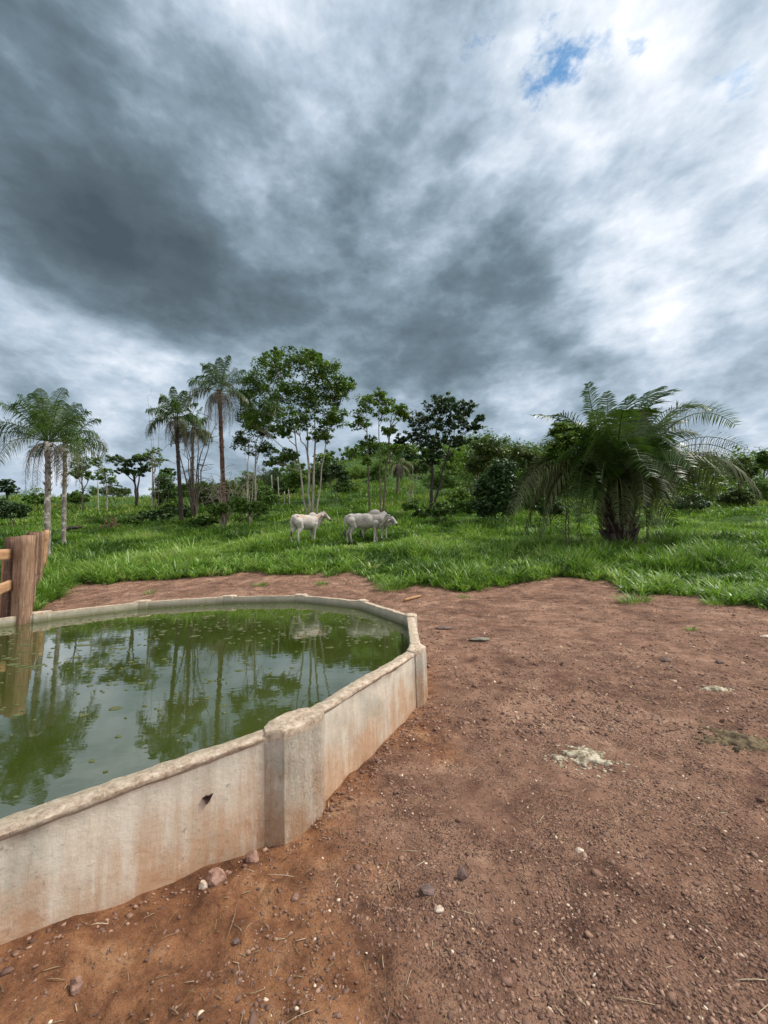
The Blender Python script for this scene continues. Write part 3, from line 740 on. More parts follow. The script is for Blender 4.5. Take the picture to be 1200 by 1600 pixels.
def border_tufts(n, per):
    y = rng.uniform(8, 15, n*6); x = rng.uniform(-1, 1, n*6)*(y*1.12+1.5); ed = edge_dist(x, y)
    k = (ed > -.15) & (ed < 2.2) & (wall_dist(x, y) > .6) & (rng.random(n*6) < np.exp(-np.maximum(ed, 0)/1.1)); x, y, ed = x[k][:n], y[k][:n], ed[k][:n]; n = len(x)
    sz = rng.uniform(.5, 1.15, n)*np.clip(.6+ed, .6, 1); N = n*per
    a = rng.uniform(0, 6.28, N); rr = np.sqrt(rng.random(N))*np.repeat(sz, per)*.16
    X = np.repeat(x, per)+np.cos(a)*rr; Y = np.repeat(y, per)+np.sin(a)*rr
    th0 = np.clip(rr*3.2+rng.uniform(0, .35, N), 0, 1.2); tn = np.repeat(np.clip(rng.normal(.62, .2, n), 0, .95), per)+rng.normal(0, .12, N)
    B.add(*blades(np.c_[X, Y, terrain(X, Y)-.02], a+rng.normal(0, .4, N), th0, th0+rng.uniform(.5, 1.8, N), np.repeat(sz, per)*rng.uniform(.35, .75, N), rng.uniform(.022, .044, N), np.clip(tn, 0, .95), 3))
border_tufts(520, 34)
# low weeds on the dirt next to the border
grass_field(B, 500, 7.5, 14, 14, (.08, .2), (.006, .012), 2, pad=-.5, droop=1.2)
g_ = struct(B.build('grass', M['grass']), 'stuff')
B = Buf()
def clump_field(B, n, ymin, ymax, per, size):
    u = rng.random(n); y = np.sqrt(ymin**2+(ymax**2-ymin**2)*u); x = rng.uniform(-1, 1, n)*(y*1.1+4)
    hh = fbm(x/1.7, y/2.4, 3, 47); k = hh > -.09; x, y, hh = x[k], y[k], hh[k]; n = len(x)
    z = terrain(x, y)
    tt = np.clip(.5+hh*1.1+fbm(x/8, y/8, 2, 49)*.8+rng.normal(0, .1, n), 0, 1)
    X = np.repeat(x, per)+rng.normal(0, .35, n*per); Y = np.repeat(y, per)+rng.normal(0, .35, n*per); Z = np.repeat(z+np.clip(hh, 0, 1)*1.0, per)-.12
    N = n*per; az = rng.uniform(0, 6.28, N); th0 = rng.uniform(.1, 1.0, N)
    tone = np.clip(np.repeat(tt, per)+rng.normal(0, .16, N), 0, 1)
    B.add(*blades(np.c_[X, Y, Z], az, th0, th0+rng.uniform(.3, 1.2, N), rng.uniform(*size, N), rng.uniform(.05, .11, N), tone, 2))
clump_field(B, 9000, 31, 55, 12, (.3, .7)); clump_field(B, 12000, 55, 130, 8, (.5, 1.1))
struct(B.build('hillside_ground_cover', M['hillgrass']), 'stuff')

def tuft(px, py, w_px, label, n=70, hh=.22):
    h = ghit(px, py); rx = w_px*h[1]/FOC/2; B = Buf(); N = n
    a = rng.uniform(0, 6.28, N); r = np.sqrt(rng.random(N))*rx*.55
    X = h[0]+np.cos(a)*r; Y = h[1]+np.sin(a)*r*.6
    th0 = np.clip(.2+r/rx*1.2, 0, 1.3)
    B.add(*blades(np.c_[X, Y, terrain(X, Y)-.01], a+rng.normal(0, .4, N), th0, th0+rng.uniform(.2, 1.2, N), rng.uniform(.5, 1.2, N)*hh, rng.uniform(.007, .015, N), np.clip(rng.normal(.5, .2, N), 0, .9), 3))
    tag(B.build('grass_tuft', M['grass'], loc=h), label, 'grass tuft', 'grass tufts on the bare dirt')
tuft(235, 928, 26, 'lone small grass tuft on the dirt strip behind the tank, towards the fence', 60, .22)
tuft(408, 916, 44, 'low grass tuft on the dirt behind the tank, left of the middle one', 90, .2)
tuft(502, 914, 30, 'small grass tuft on the dirt straight behind the tank, left of the spreading tuft', 80, .24)
tuft(612, 922, 85, 'wide spreading grass tuft behind the far right of the tank rim', 260, .42)
tuft(990, 942, 75, 'spreading pale edged grass tuft on the dirt in front of the palm', 220, .36)
tuft(1116, 945, 60, 'low weedy tuft on the dirt at the right border of the grass', 140, .25)
tuft(1080, 985, 30, 'tiny weed patch on the dirt, nearest one on the right', 40, .12)
tuft(725, 934, 30, 'small flat weed on the dirt right of the pale stick', 50, .12)
tuft(80, 935, 70, 'leafy weed clump between the fence post and the tank', 260, .42)

# ------------------------------------------------------------------ trees
def leaf_cloud(B, centers, radii, per, size, tone_base=.45, flat=.6):
    """centers (k,3), radii (k,) -> per leaves each"""
    k = len(centers); N = k*per
    d = rng.normal(0, 1, (N, 3)); d /= np.linalg.norm(d, axis=1, keepdims=True); rr = rng.random(N)**.45
    c = np.repeat(centers, per, 0); r = np.repeat(radii, per)
    P = c+d*(rr*r)[:, None]*np.array([1, 1, flat])
    nrm = d*.5+np.array([0, 0, .8])+rng.normal(0, .45, (N, 3)); nrm /= np.linalg.norm(nrm, axis=1, keepdims=True)
    t = np.cross(nrm, rng.normal(0, 1, (N, 3))); t /= np.linalg.norm(t, axis=1, keepdims=True); b = np.cross(nrm, t)
    s = size*rng.uniform(.6, 1.3, N)[:, None]
    droop = np.array([0, 0, -.18])*s
    V = np.stack([P-t*s, P-b*s*.45+nrm*s*.08, P+t*s+droop, P+b*s*.45+nrm*s*.08], 1).reshape(-1, 3)
    T = (np.array([[0, 1, 2], [0, 2, 3]])[None]+(np.arange(N)*4)[:, None, None]).reshape(-1, 3)
    tn = np.repeat(tone_base+rng.normal(0, .13, k), per)+rng.normal(0, .12, N)
    B.add(V, T, np.clip(np.repeat(tn, 4), 0, 1))
def lobe_tree(name, label, px, D, lobes, stems, leafmat, barkmat, leaf=.11, per=26, dens=1.0, r0=.12, group=None, cat='tree', depthk=.8, tone=.45, twig=True, basey=None, clump=.5, flat=.6):
    if D > 38: leaf *= .72; per = int(per*1.1); dens *= 1.35; clump *= .8
    """lobes: (px,py,rx,ry) crown masses; stems: (dx_px at base, px_top, py_top, radius factor)"""
    b = base_at(px, D); k = D/FOC
    e = empty(name, tuple(b), label, cat, group)
    WB, LB = Buf(), Buf()
    tips = []
    for dxp, tx, ty, rf in stems:
        s0 = b+[dxp*k, rng.uniform(-.1, .1), -.15]; s1 = at_depth(tx, ty, D+rng.uniform(-.3, .3)*abs(tx-px)*k)
        mid = (s0+s1)/2+[rng.normal(0, .12), rng.normal(0, .12), 0]; mid[0] = s0[0]*.55+s1[0]*.45
        c = curve(s0, mid, s1, 10, .02+r0*.12); rad = r0*rf*np.linspace(1.1, .45, 10); rad[0] *= 1.25
        tube(WB, c, rad, 8, .05); tips.append((c, rad))
    for (lx, ly, rx, ry) in lobes:
        dep = rng.uniform(-1, 1)*depthk*rx*k*1.2
        c = at_depth(lx, ly, D+dep); rw, rh = rx*k, ry*k; rd = rw*depthk
        # limb
        best = min(range(len(tips)), key=lambda i: abs(tips[i][0][-1][0]-c[0])+rng.random()*.5)
        cv, rd_ = tips[best]; idx = int(np.clip(np.argmin(np.linalg.norm(cv-(c-[0, 0, rh+np.linalg.norm(c[:2]-cv[-1][:2])*.8]), axis=1)), 3, 9))
        s0 = cv[idx]; rr0 = rd_[idx]*.75
        lim = curve(s0, s0*.4+c*.6+[0, 0, (c[2]-s0[2])*-.05], c, 7, .05*rw); tube(WB, lim, np.linspace(rr0, max(.018, rr0*.3), 7), 6, .04)
        nc = max(7, int(dens*30*(rx*ry*k*k)**.62+6))
        d = rng.normal(0, 1, (nc, 3)); d /= np.linalg.norm(d, axis=1, keepdims=True); q = rng.random(nc)[:, None]**.5
        cc = c+d*q*np.array([rw, rd, rh])
        cr = np.clip(rng.uniform(.6, 1.25, nc)*clump*min(rw, rh)*.95, .16, 3)
        if twig:
            for t_ in cc[:14]:
                st = lim[rng.integers(3, 7)]
                tube(WB, curve(st, (st+t_)/2+[0, 0, .1*rh], t_, 4, .02), np.linspace(max(.014, rr0*.3), .010, 4), 4, 0, False)
        leaf_cloud(LB, cc, cr, per, leaf, tone, flat)
    WB.build('trunk', barkmat, e, smooth=True)
    LB.build('crown', leafmat, e)
    return e
# main trees
lobe_tree('tree', 'tallest broad tree with several pale slender stems behind the left cow', 487, 28,
  [(430, 575, 34, 24), (470, 562, 36, 18), (505, 580, 34, 24), (400, 600, 26, 24), (530, 610, 24, 22), (450, 610, 44, 24), (495, 625, 36, 22), (415, 640, 34, 22), (520, 655, 26, 20), (460, 655, 34, 16), (395, 660, 20, 22), (500, 680, 24, 14), (440, 675, 22, 12), (545, 600, 10, 12), (430, 553, 16, 9), (490, 556, 18, 9), (450, 712, 26, 12), (430, 722, 20, 9)],
  [(-6, 455, 640, .8), (-2, 478, 620, 1), (2, 492, 630, .9), (6, 512, 660, .7)], M['leaf_mid'], M['bark_pale'], .12, 27, 1.3, .095, clump=.46, tone=.52)
lobe_tree('tree', 'light green tree with forked dark trunk and thin open crown, right of the tallest tree', 598, 26,
  [(570, 630, 20, 20), (592, 618, 20, 12), (622, 640, 18, 16), (563, 660, 18, 16), (600, 640, 26, 18), (632, 650, 10, 10), (575, 690, 14, 12), (605, 672, 16, 10), (618, 700, 12, 8), (572, 720, 10, 8)],
  [(0, 612, 650, .8), (-3, 592, 650, .6), (-20, 573, 660, .75)], M['leaf_light'], M['bark_brown'], .12, 22, .8, .09, clump=.42)
lobe_tree('tree', 'dark leaved wide crowned tree right of centre below the bright cloud', 673, 30,
  [(690, 630, 32, 16), (725, 640, 26, 14), (660, 655, 30, 16), (700, 660, 38, 18), (740, 668, 20, 10), (645, 680, 24, 12), (680, 690, 30, 14), (720, 690, 30, 12), (750, 655, 8, 8), (625, 690, 14, 7), (672, 714, 24, 12)],
  [(0, 678, 690, 1), (3, 705, 690, .7)], M['leaf_dark'], M['bark_dark'], .13, 28, 1.05, .14, clump=.42, tone=.45)
lobe_tree('tree', 'dark green tree with pale thin trunk close behind the left side of the tallest tree', 396, 32,
  [(392, 650, 24, 22), (415, 675, 22, 18), (380, 690, 18, 18), (405, 700, 22, 14), (425, 640, 20, 16), (385, 620, 16, 16)],
  [(-12, 388, 700, .6), (3, 400, 690, .8)], M['leaf_dark'], M['bark_pale'], .13, 26, .8, .10, tone=.6)
# left background trees
lobe_tree('tree', 'small flat topped dark tree on the far left slope between the palms', 213, 46,
  [(200, 722, 22, 8), (222, 715, 16, 8), (180, 716, 16, 6), (210, 738, 20, 8), (228, 732, 12, 7), (192, 735, 14, 6)],
  [(0, 208, 735, 1), (1, 220, 730, .7)], M['leaf_dark'], M['bark_dark'], .2, 26, .9, .16, tone=.75)
lobe_tree('tree', 'pale wispy tall tree just right of the flat topped tree', 238, 44,
  [(240, 705, 18, 6), (225, 712, 12, 5), (250, 718, 12, 6), (240, 725, 12, 6)],
  [(0, 238, 712, 1)], M['leaf_mid'], M['bark_pale'], .17, 15, .6, .12, tone=.75)
lobe_tree('tree', 'sparse small tree on the far left slope left of the flat topped tree', 166, 48,
  [(165, 735, 16, 9), (158, 748, 12, 8), (175, 750, 12, 8), (150, 720, 10, 7)], [(0, 165, 745, 1)], M['leaf_mid'], M['bark_pale'], .2, 14, .8, .10, tone=.6)
lobe_tree('tree', 'round leafy tree just right of the near left palm, far behind', 128, 44,
  [(128, 725, 16, 12), (118, 740, 12, 10), (140, 742, 10, 8)], [(0, 128, 745, 1)], M['leaf_mid'], M['bark_brown'], .18, 24, .9, .12)
lobe_tree('tree', 'dark small tree at the far left edge on the horizon', 12, 60,
  [(5, 755, 16, 7), (14, 765, 16, 7)], [(0, 10, 762, 1)], M['leaf_dark'], M['bark_dark'], .22, 24, .9, .12)
def bush(label, px, D, lobes, lm, leaf=.14, per=30, dens=1.2, tone=.45, group=None):
    return lobe_tree('bush', label, px, D, lobes, [(-4, lobes[0][0]-4, lobes[0][1], .5), (3, lobes[0][0]+5, lobes[0][1], .5)], M[lm], M['bark_brown'], leaf, per, dens, .07, group, 'bush', tone=tone, twig=False, clump=.55, flat=.8)
bush('dark low bush at the left edge behind the fence rails', 20, 30, [(18, 797, 24, 12), (5, 790, 16, 10)], 'leaf_dark', .13, 40, 1.6, .5)
bush('dense rounded bush on the slope left of the black trunked palm', 258, 44, [(258, 752, 14, 14), (268, 775, 14, 14), (250, 775, 10, 14), (262, 738, 14, 7)], 'leaf_mid', .17, 34, 1.3, .3)
bush('round dark bush hanging right of the pale stems', 522, 40, [(520, 732, 20, 14), (505, 742, 12, 10), (535, 742, 12, 10)], 'leaf_dark', .16, 34, 1.3, .6)
bush('big dark bush left of the fan palm', 772, 24, [(770, 760, 26, 22), (785, 735, 22, 20), (760, 790, 22, 16), (792, 780, 18, 22), (755, 765, 16, 14), (800, 760, 14, 20)], 'leaf_dark', .12, 40, 1.8, .5)
bush('olive leafy shrub above and behind the big dark bush', 800, 32, [(760, 705, 24, 20), (800, 715, 26, 22), (830, 720, 18, 20), (780, 740, 22, 16), (745, 728, 16, 14), (825, 750, 14, 22)], 'leaf_olive', .16, 34, 1.3, .6)
bush('low leafy thicket at the foot of the dark crowned tree', 690, 25, [(690, 795, 22, 12), (660, 800, 16, 9), (720, 792, 20, 12), (640, 790, 12, 10)], 'leaf_mid', .11, 34, 1.5, .4)
bush('low shrubs around the foot of the reddish palm', 370, 27, [(372, 790, 22, 14), (400, 795, 18, 12), (340, 796, 18, 10)], 'leaf_mid', .11, 30, 1.4, .6)
bush('dark scrubby bush on the slope beside the black trunked palm', 230, 34, [(235, 806, 16, 9), (255, 802, 18, 10), (215, 810, 12, 6), (290, 800, 14, 10)], 'leaf_dark', .13, 30, 1.3, .7)
bush('bright rounded bush on the hill behind the dark crowned tree', 702, 52, [(700, 728, 12, 7), (706, 736, 10, 6)], 'leaf_light', .22, 34, 1.3, .6)

for px, D, y0, w_, h_, lm, lb in [
  (120, 50, 775, 26, 12, 'leaf_mid', 'low bush far up the left slope behind the pale trunked palm'), (330, 42, 770, 30, 24, 'leaf_olive', 'olive thicket on the slope just left of the reddish palm'),
  (300, 48, 762, 26, 18, 'leaf_mid', 'leafy thicket on the slope behind the bare forked tree'), (385, 46, 752, 30, 20, 'leaf_mid', 'tall green thicket on the slope right of the reddish palm'),
  (425, 50, 748, 34, 22, 'leaf_dark', 'dark thicket on the slope just left of the pale stems'), (462, 44, 745, 24, 18, 'leaf_mid', 'thicket seen right between the pale stems'),
  (560, 60, 740, 30, 16, 'leaf_light', 'light green bush on the hill left of the forked tree trunks'), (610, 70, 722, 30, 14, 'leaf_mid', 'green bush high on the hill behind the forked tree'),
  (655, 60, 728, 26, 14, 'leaf_olive', 'olive bush on the hill left behind the dark crowned tree'), (735, 40, 770, 22, 16, 'leaf_olive', 'olive bush left of the big dark bush'),
  (840, 34, 775, 30, 24, 'leaf_mid', 'green bush left of the squat palm under its old fronds'), (860, 24, 790, 24, 16, 'leaf_dark', 'dark leafy bush tucked under the left fronds of the squat palm'),
  (1080, 30, 782, 34, 14, 'leaf_dark', 'low dark scrub right of the squat palm trunk'), (1150, 34, 775, 40, 16, 'leaf_olive', 'low olive scrub under the right fronds of the squat palm'), (1190, 40, 760, 26, 18, 'leaf_mid', 'green bush at the right edge of the field'),
  (355, 36, 765, 30, 20, 'leaf_light', 'light leafy thicket right behind the reddish palm trunk'), (410, 38, 772, 30, 20, 'leaf_mid', 'mid green thicket left of the pale stems, nearer than the dark one'),
  (500, 52, 740, 30, 20, 'leaf_olive', 'olive thicket right of the pale stems'), (540, 46, 758, 24, 14, 'leaf_mid', 'green thicket on the slope left of the forked tree'),
  (590, 56, 735, 24, 16, 'leaf_mid', 'bushy growth between the forked tree trunks on the hill'), (690, 46, 748, 34, 18, 'leaf_mid', 'green thicket behind the dark crowned tree trunk'),
  (720, 34, 775, 26, 18, 'leaf_light', 'light green leafy growth left of the big dark bush'), (180, 52, 765, 30, 10, 'leaf_olive', 'olive low bush under the flat topped tree'), (270, 40, 790, 26, 12, 'leaf_mid', 'green scrub at the foot of the rounded bush'),
  (60, 40, 778, 26, 10, 'leaf_mid', 'low bush on the slope left of the pale trunked palm'), (200, 30, 815, 20, 8, 'leaf_mid', 'low green weeds beside the fallen branch'), (320, 28, 812, 26, 8, 'leaf_mid', 'low green scrub between the feet of the two tall palms')]:
    bush(lb, px, D, [(px-w_*.4, y0+h_*.2, w_*.5, h_*.6), (px+w_*.4, y0+h_*.25, w_*.5, h_*.55), (px, y0-h_*.25, w_*.5, h_*.55), (px, y0+h_*.55, w_*.7, h_*.4)], lm, .13, 34, 1.2, rng.uniform(.4, .65))

# hill trees: individual, on the slope below the wood
HT = [(548, 62, 735, 34, 'leaf_light', 'light green round tree on the hill left of the forked tree'), (440, 58, 742, 40, 'leaf_mid', 'mid green tree behind the pale stems on the hill'),
      (470, 66, 735, 34, 'leaf_mid', 'tree on the hill seen between the pale stems'), (420, 55, 752, 30, 'leaf_olive', 'olive tree low on the hill left of the pale stems'),
      (640, 80, 708, 30, 'leaf_dark', 'dark tree at the top of the cleared slope behind the forked tree'), (615, 85, 706, 26, 'leaf_mid', 'green tree on the ridge right of the forked trunk'),
      (730, 72, 700, 34, 'leaf_olive', 'tree on the ridge just right of the dark crown'), (708, 76, 700, 28, 'leaf_dark', 'dark shaded tree on the ridge under the dark crown'),
      (1050, 55, 718, 34, 'leaf_mid', 'green tree behind the right fronds of the fan palm'), (1160, 50, 715, 34, 'leaf_olive', 'olive tree by the right edge behind the fan palm'), (1195, 56, 705, 26, 'leaf_mid', 'taller tree at the right edge on the far ridge'),
      (320, 58, 752, 30, 'leaf_mid', 'tree on the left slope between the two tall palms'), (285, 60, 756, 20, 'leaf_olive', 'small olive tree behind the black trunked palm')]
for px, D, ty, w_, lm, lb in HT:
    b = base_at(px, D); by = ty+w_*.5
    lobe_tree('hill_tree', lb, px, D, [(px-w_*.3, by, w_*.4, w_*.3), (px+w_*.28, by+2, w_*.4, w_*.3), (px, by-w_*.22, w_*.42, w_*.3), (px+w_*.1, by+w_*.3, w_*.4, w_*.25)], [(0, px, by, 1)], M[lm], M['bark_brown'], .26, 30, .9, .16, 'single trees on the hill', tone=.5, twig=False)

# far wood along the ridge: one mass
LB, WBf = Buf(), Buf()
def wood(x0, x1, topf, D0, D1, n):
    for q in range(n):
        px = rng.uniform(x0, x1); D = rng.uniform(D0, D1); b = base_at(px, D); ty = topf(px)+rng.uniform(-5, 16)*1.0
        top = at_depth(px, ty, D)[2]; H = max(3.5, min(14, top-b[2])); b_top = b[2]+H
        c0 = np.array([b[0], D, b_top-H*.36]); rr = H*rng.uniform(.28, .42)
        nc = 13; cc = c0+np.c_[rng.normal(0, rr*.65, (nc, 2)), rng.uniform(-.48, .22, nc)*H]
        leaf_cloud(LB, cc, rng.uniform(.35, .6, nc)*rr, 34, .30, rng.uniform(.2, .85), .75)
        if q % 4 == 0: tube(WBf, [b-[0, 0, .3], (b+c0)/2+rng.normal(0, .3, 3), c0+rng.normal(0, .4, 3)], [.13, .10, .06], 5)
ridge = [(540, 745), (600, 712), (660, 702), (700, 690), (760, 672), (800, 684), (850, 690), (950, 705), (1050, 700), (1120, 700), (1160, 692), (1230, 700), (1400, 705)]
rf = lambda px: np.interp(px, [a for a, b in ridge], [b for a, b in ridge])
wood(545, 860, rf, 84, 108, 70); wood(700, 870, rf, 52, 84, 30); wood(840, 1300, rf, 62, 84, 70); wood(860, 1300, lambda p: 735+0*p, 46, 60, 26)
wood(-150, 420, lambda p: 752+0*p, 96, 118, 34); wood(395, 560, lambda p: 742+0*p, 84, 104, 16)
wd_o = struct(LB.build('far_wood', M['leaf_mid']), 'stuff')
struct(WBf.build('far_wood_trunks', M['bark_brown'], smooth=True), 'stuff')

# ------------------------------------------------------------------ palms
def frond_geo(RB, LB, p0, p1, p2, n=46, ll=.45, lw=.022, droop=.5, fwd=.45, tone=.45, rw=.025, plum=.3, twist=0.0):
    n_ = 14; c = curve(p0, p1, p2, n_); tube(RB, c, np.linspace(rw, .006, n_), 5, 0, False)
    s = np.linspace(.16, .99, n); s = s+rng.normal(0, .004, n)
    P0, P1, P2 = map(np.asarray, (p0, p1, p2)); s_ = s[:, None]
    P = (1-s_)**2*P0+2*s_*(1-s_)*P1+s_**2*P2; T = 2*(1-s_)*(P1-P0)+2*s_*(P2-P1); T /= np.linalg.norm(T, axis=1, keepdims=True)
    side = np.cross(T, [0, 0, 1.0]); sn = np.linalg.norm(side, axis=1, keepdims=True)
    side = np.where(sn < .25, np.cross(P2-P0, [0, 0, 1.0])[None]/(np.linalg.norm(np.cross(P2-P0, [0, 0, 1.0]))+1e-6), side/np.maximum(sn, 1e-6))
    nrm = np.cross(side, T)
    if twist: side, nrm = side*math.cos(twist)+nrm*math.sin(twist), nrm*math.cos(twist)-side*math.sin(twist)
    for sg in (-1, 1):
        L = ll*(np.sin(np.pi*np.clip(s*.92+.06, 0, 1))**.55)*rng.uniform(.8, 1.1, n)
        d = sg*side*1.0+T*fwd+nrm*(rng.normal(.12, plum, n))[:, None]; d /= np.linalg.norm(d, axis=1, keepdims=True)
        m1 = P+d*(L*.5)[:, None]+np.array([0, 0, -1.0])*(L*droop*.16)[:, None]
        e1 = m1+d*(L*(.5-.22*droop))[:, None]+np.array([0, 0, -1.0])*(L*droop*.55)[:, None]
        wv = np.cross(d, nrm); wv = T*.9+nrm*.35; wv /= np.linalg.norm(wv, axis=1, keepdims=True)
        V = np.stack([P-wv*lw*.35, P+wv*lw*.35, m1-wv*lw*.5, m1+wv*lw*.5, e1], 1).reshape(-1, 3)
        Tt = (np.array([[0, 1, 3], [0, 3, 2], [2, 3, 4]])[None]+(np.arange(n)*5)[:, None, None]).reshape(-1, 3)
        LB.add(V, Tt, np.clip(np.repeat(tone+rng.normal(0, .13, n), 5), 0, 1))
def frond(parent, p0, p1, p2, mat_, name='frond', **kw):
    RB = Buf(); frond_geo(RB, RB, p0, p1, p2, **kw)
    return RB.build(name, mat_, parent)
def palm(label, px, D, crown_px, crown_py, FL, nf, barkm, r=.15, nd=8, tone=.45, ll=.42, droop=.8, lean=0, skirt=1.0, lw=.03, seed=0, group='tall feather palms', upb=1.0, old=5):
    r_ = np.random.default_rng(seed)
    b = base_at(px, D); e = empty('palm_tree', tuple(b), label, 'palm tree', group)
    top = at_depth(crown_px, crown_py, D)
    WB = Buf(); c = curve(b-[0, 0, .2], (b*.5+top*.5)+[lean, 0, 0], top, 22)
    rad = r*np.linspace(1.1, .85, 22)*(1+.05*np.sin(np.arange(22)*2.1)); rad[:2] *= 1.25; rad[-3:] *= 1.35
    tube(WB, c, rad, 12, .05)
    for q in range(60):     # old leaf bases below the crown
        k = r_.integers(12, 22); a = r_.uniform(0, 6.28); o = np.array([math.cos(a), math.sin(a), 0])
        s = c[k]+o*rad[k]*.8; tube(WB, [s, s+o*.06+[0, 0, .08], s+o*.10+[0, 0, .2]], [.03, .022, .006], 4)
    WB.build('trunk', barkm, e, smooth=True)
    for q in range(nf):
        a = q*2.39996+r_.uniform(-.3, .3); f = min(1.0, (q+.5)/nf*upb)
        el = R(86-f*78+r_.uniform(-7, 7)); L = FL*r_.uniform(.85, 1.12)
        o = np.array([math.cos(a), math.sin(a), 0])
        p1 = top+(o*math.cos(el)+np.array([0, 0, 1])*math.sin(el))*L*.62
        p2 = top+o*L*(.22+1.0*f-.55*f*f)*r_.uniform(.88, 1.1)+np.array([0, 0, 1])*L*(.90*math.sin(el)-.15-.56*max(0, math.cos(el))*f+r_.uniform(-.06, .06))
        frond(e, top+o*.08, p1, p2, M['frond'] if q < nf-old else M['frond_old'], n=44, ll=ll*FL/3*1.2, lw=lw*1.2, droop=droop*.8, tone=tone+r_.uniform(-.15, .15), plum=.45, twist=r_.uniform(-.8, .8))
    for q in range(nd):
        a = r_.uniform(0, 6.28); o = np.array([math.cos(a), math.sin(a), 0]); L = FL*r_.uniform(.6, .85)*skirt
        frond(e, top-[0, 0, .1], top+o*L*.42-[0, 0, L*.05], top+o*L*.30-[0, 0, L*.95], M['frond_dead'], 'dead_frond', n=34, ll=ll*FL/3*.8, lw=lw*.7, droop=1.3, tone=.45)
    return e
palm('pale trunked feather palm at the far left, standing just past the fence', 77, 17.5, 75, 690, 3.1, 30, M['bark_patch'], .115, 7, .5, .5, 1.0, 0, 1.0, .024, 11, old=3)
palm('shorter feather palm right behind the pale trunked one, crown leaning right', 101, 21, 102, 692, 3.0, 20, M['bark_patch'], .10, 9, .6, .45, 1.1, 0, 1.0, .028, 12, old=5)
palm('feather palm with straight blackish trunk', 284, 32, 275, 655, 3.3, 22, M['bark_dark'], .155, 8, .4, .55, 1.5, 0, .85, .04, 13, upb=1.1)
palm('tallest feather palm with reddish brown trunk and shaggy dead skirt', 351, 30, 343, 612, 3.8, 22, M['bark_red'], .17, 16, .4, .5, 1.4, 0, 1.15, .038, 14, upb=1.05)
palm('short drooping palm squeezed between the two tall palms', 301, 36, 301, 672, 2.8, 14, M['bark_brown'], .13, 8, .5, .6, 1.7, 0, 1.0, .045, 15, upb=1.35, old=8)
palm('small shaggy brownish palm on the hill slope behind the right cows', 622, 44, 622, 725, 2.2, 9, M['bark_brown'], .14, 16, .5, .6, 1.6, 0, 1.2, .06, 16, upb=1.3, old=6)
palm('thin hanging leaved palm at the left of the thicket on the slope', 748, 48, 748, 712, 2.0, 12, M['bark_brown'], .12, 4, .6, .6, 1.4, 0, 1.0, .06, 17, upb=1.2, old=6)

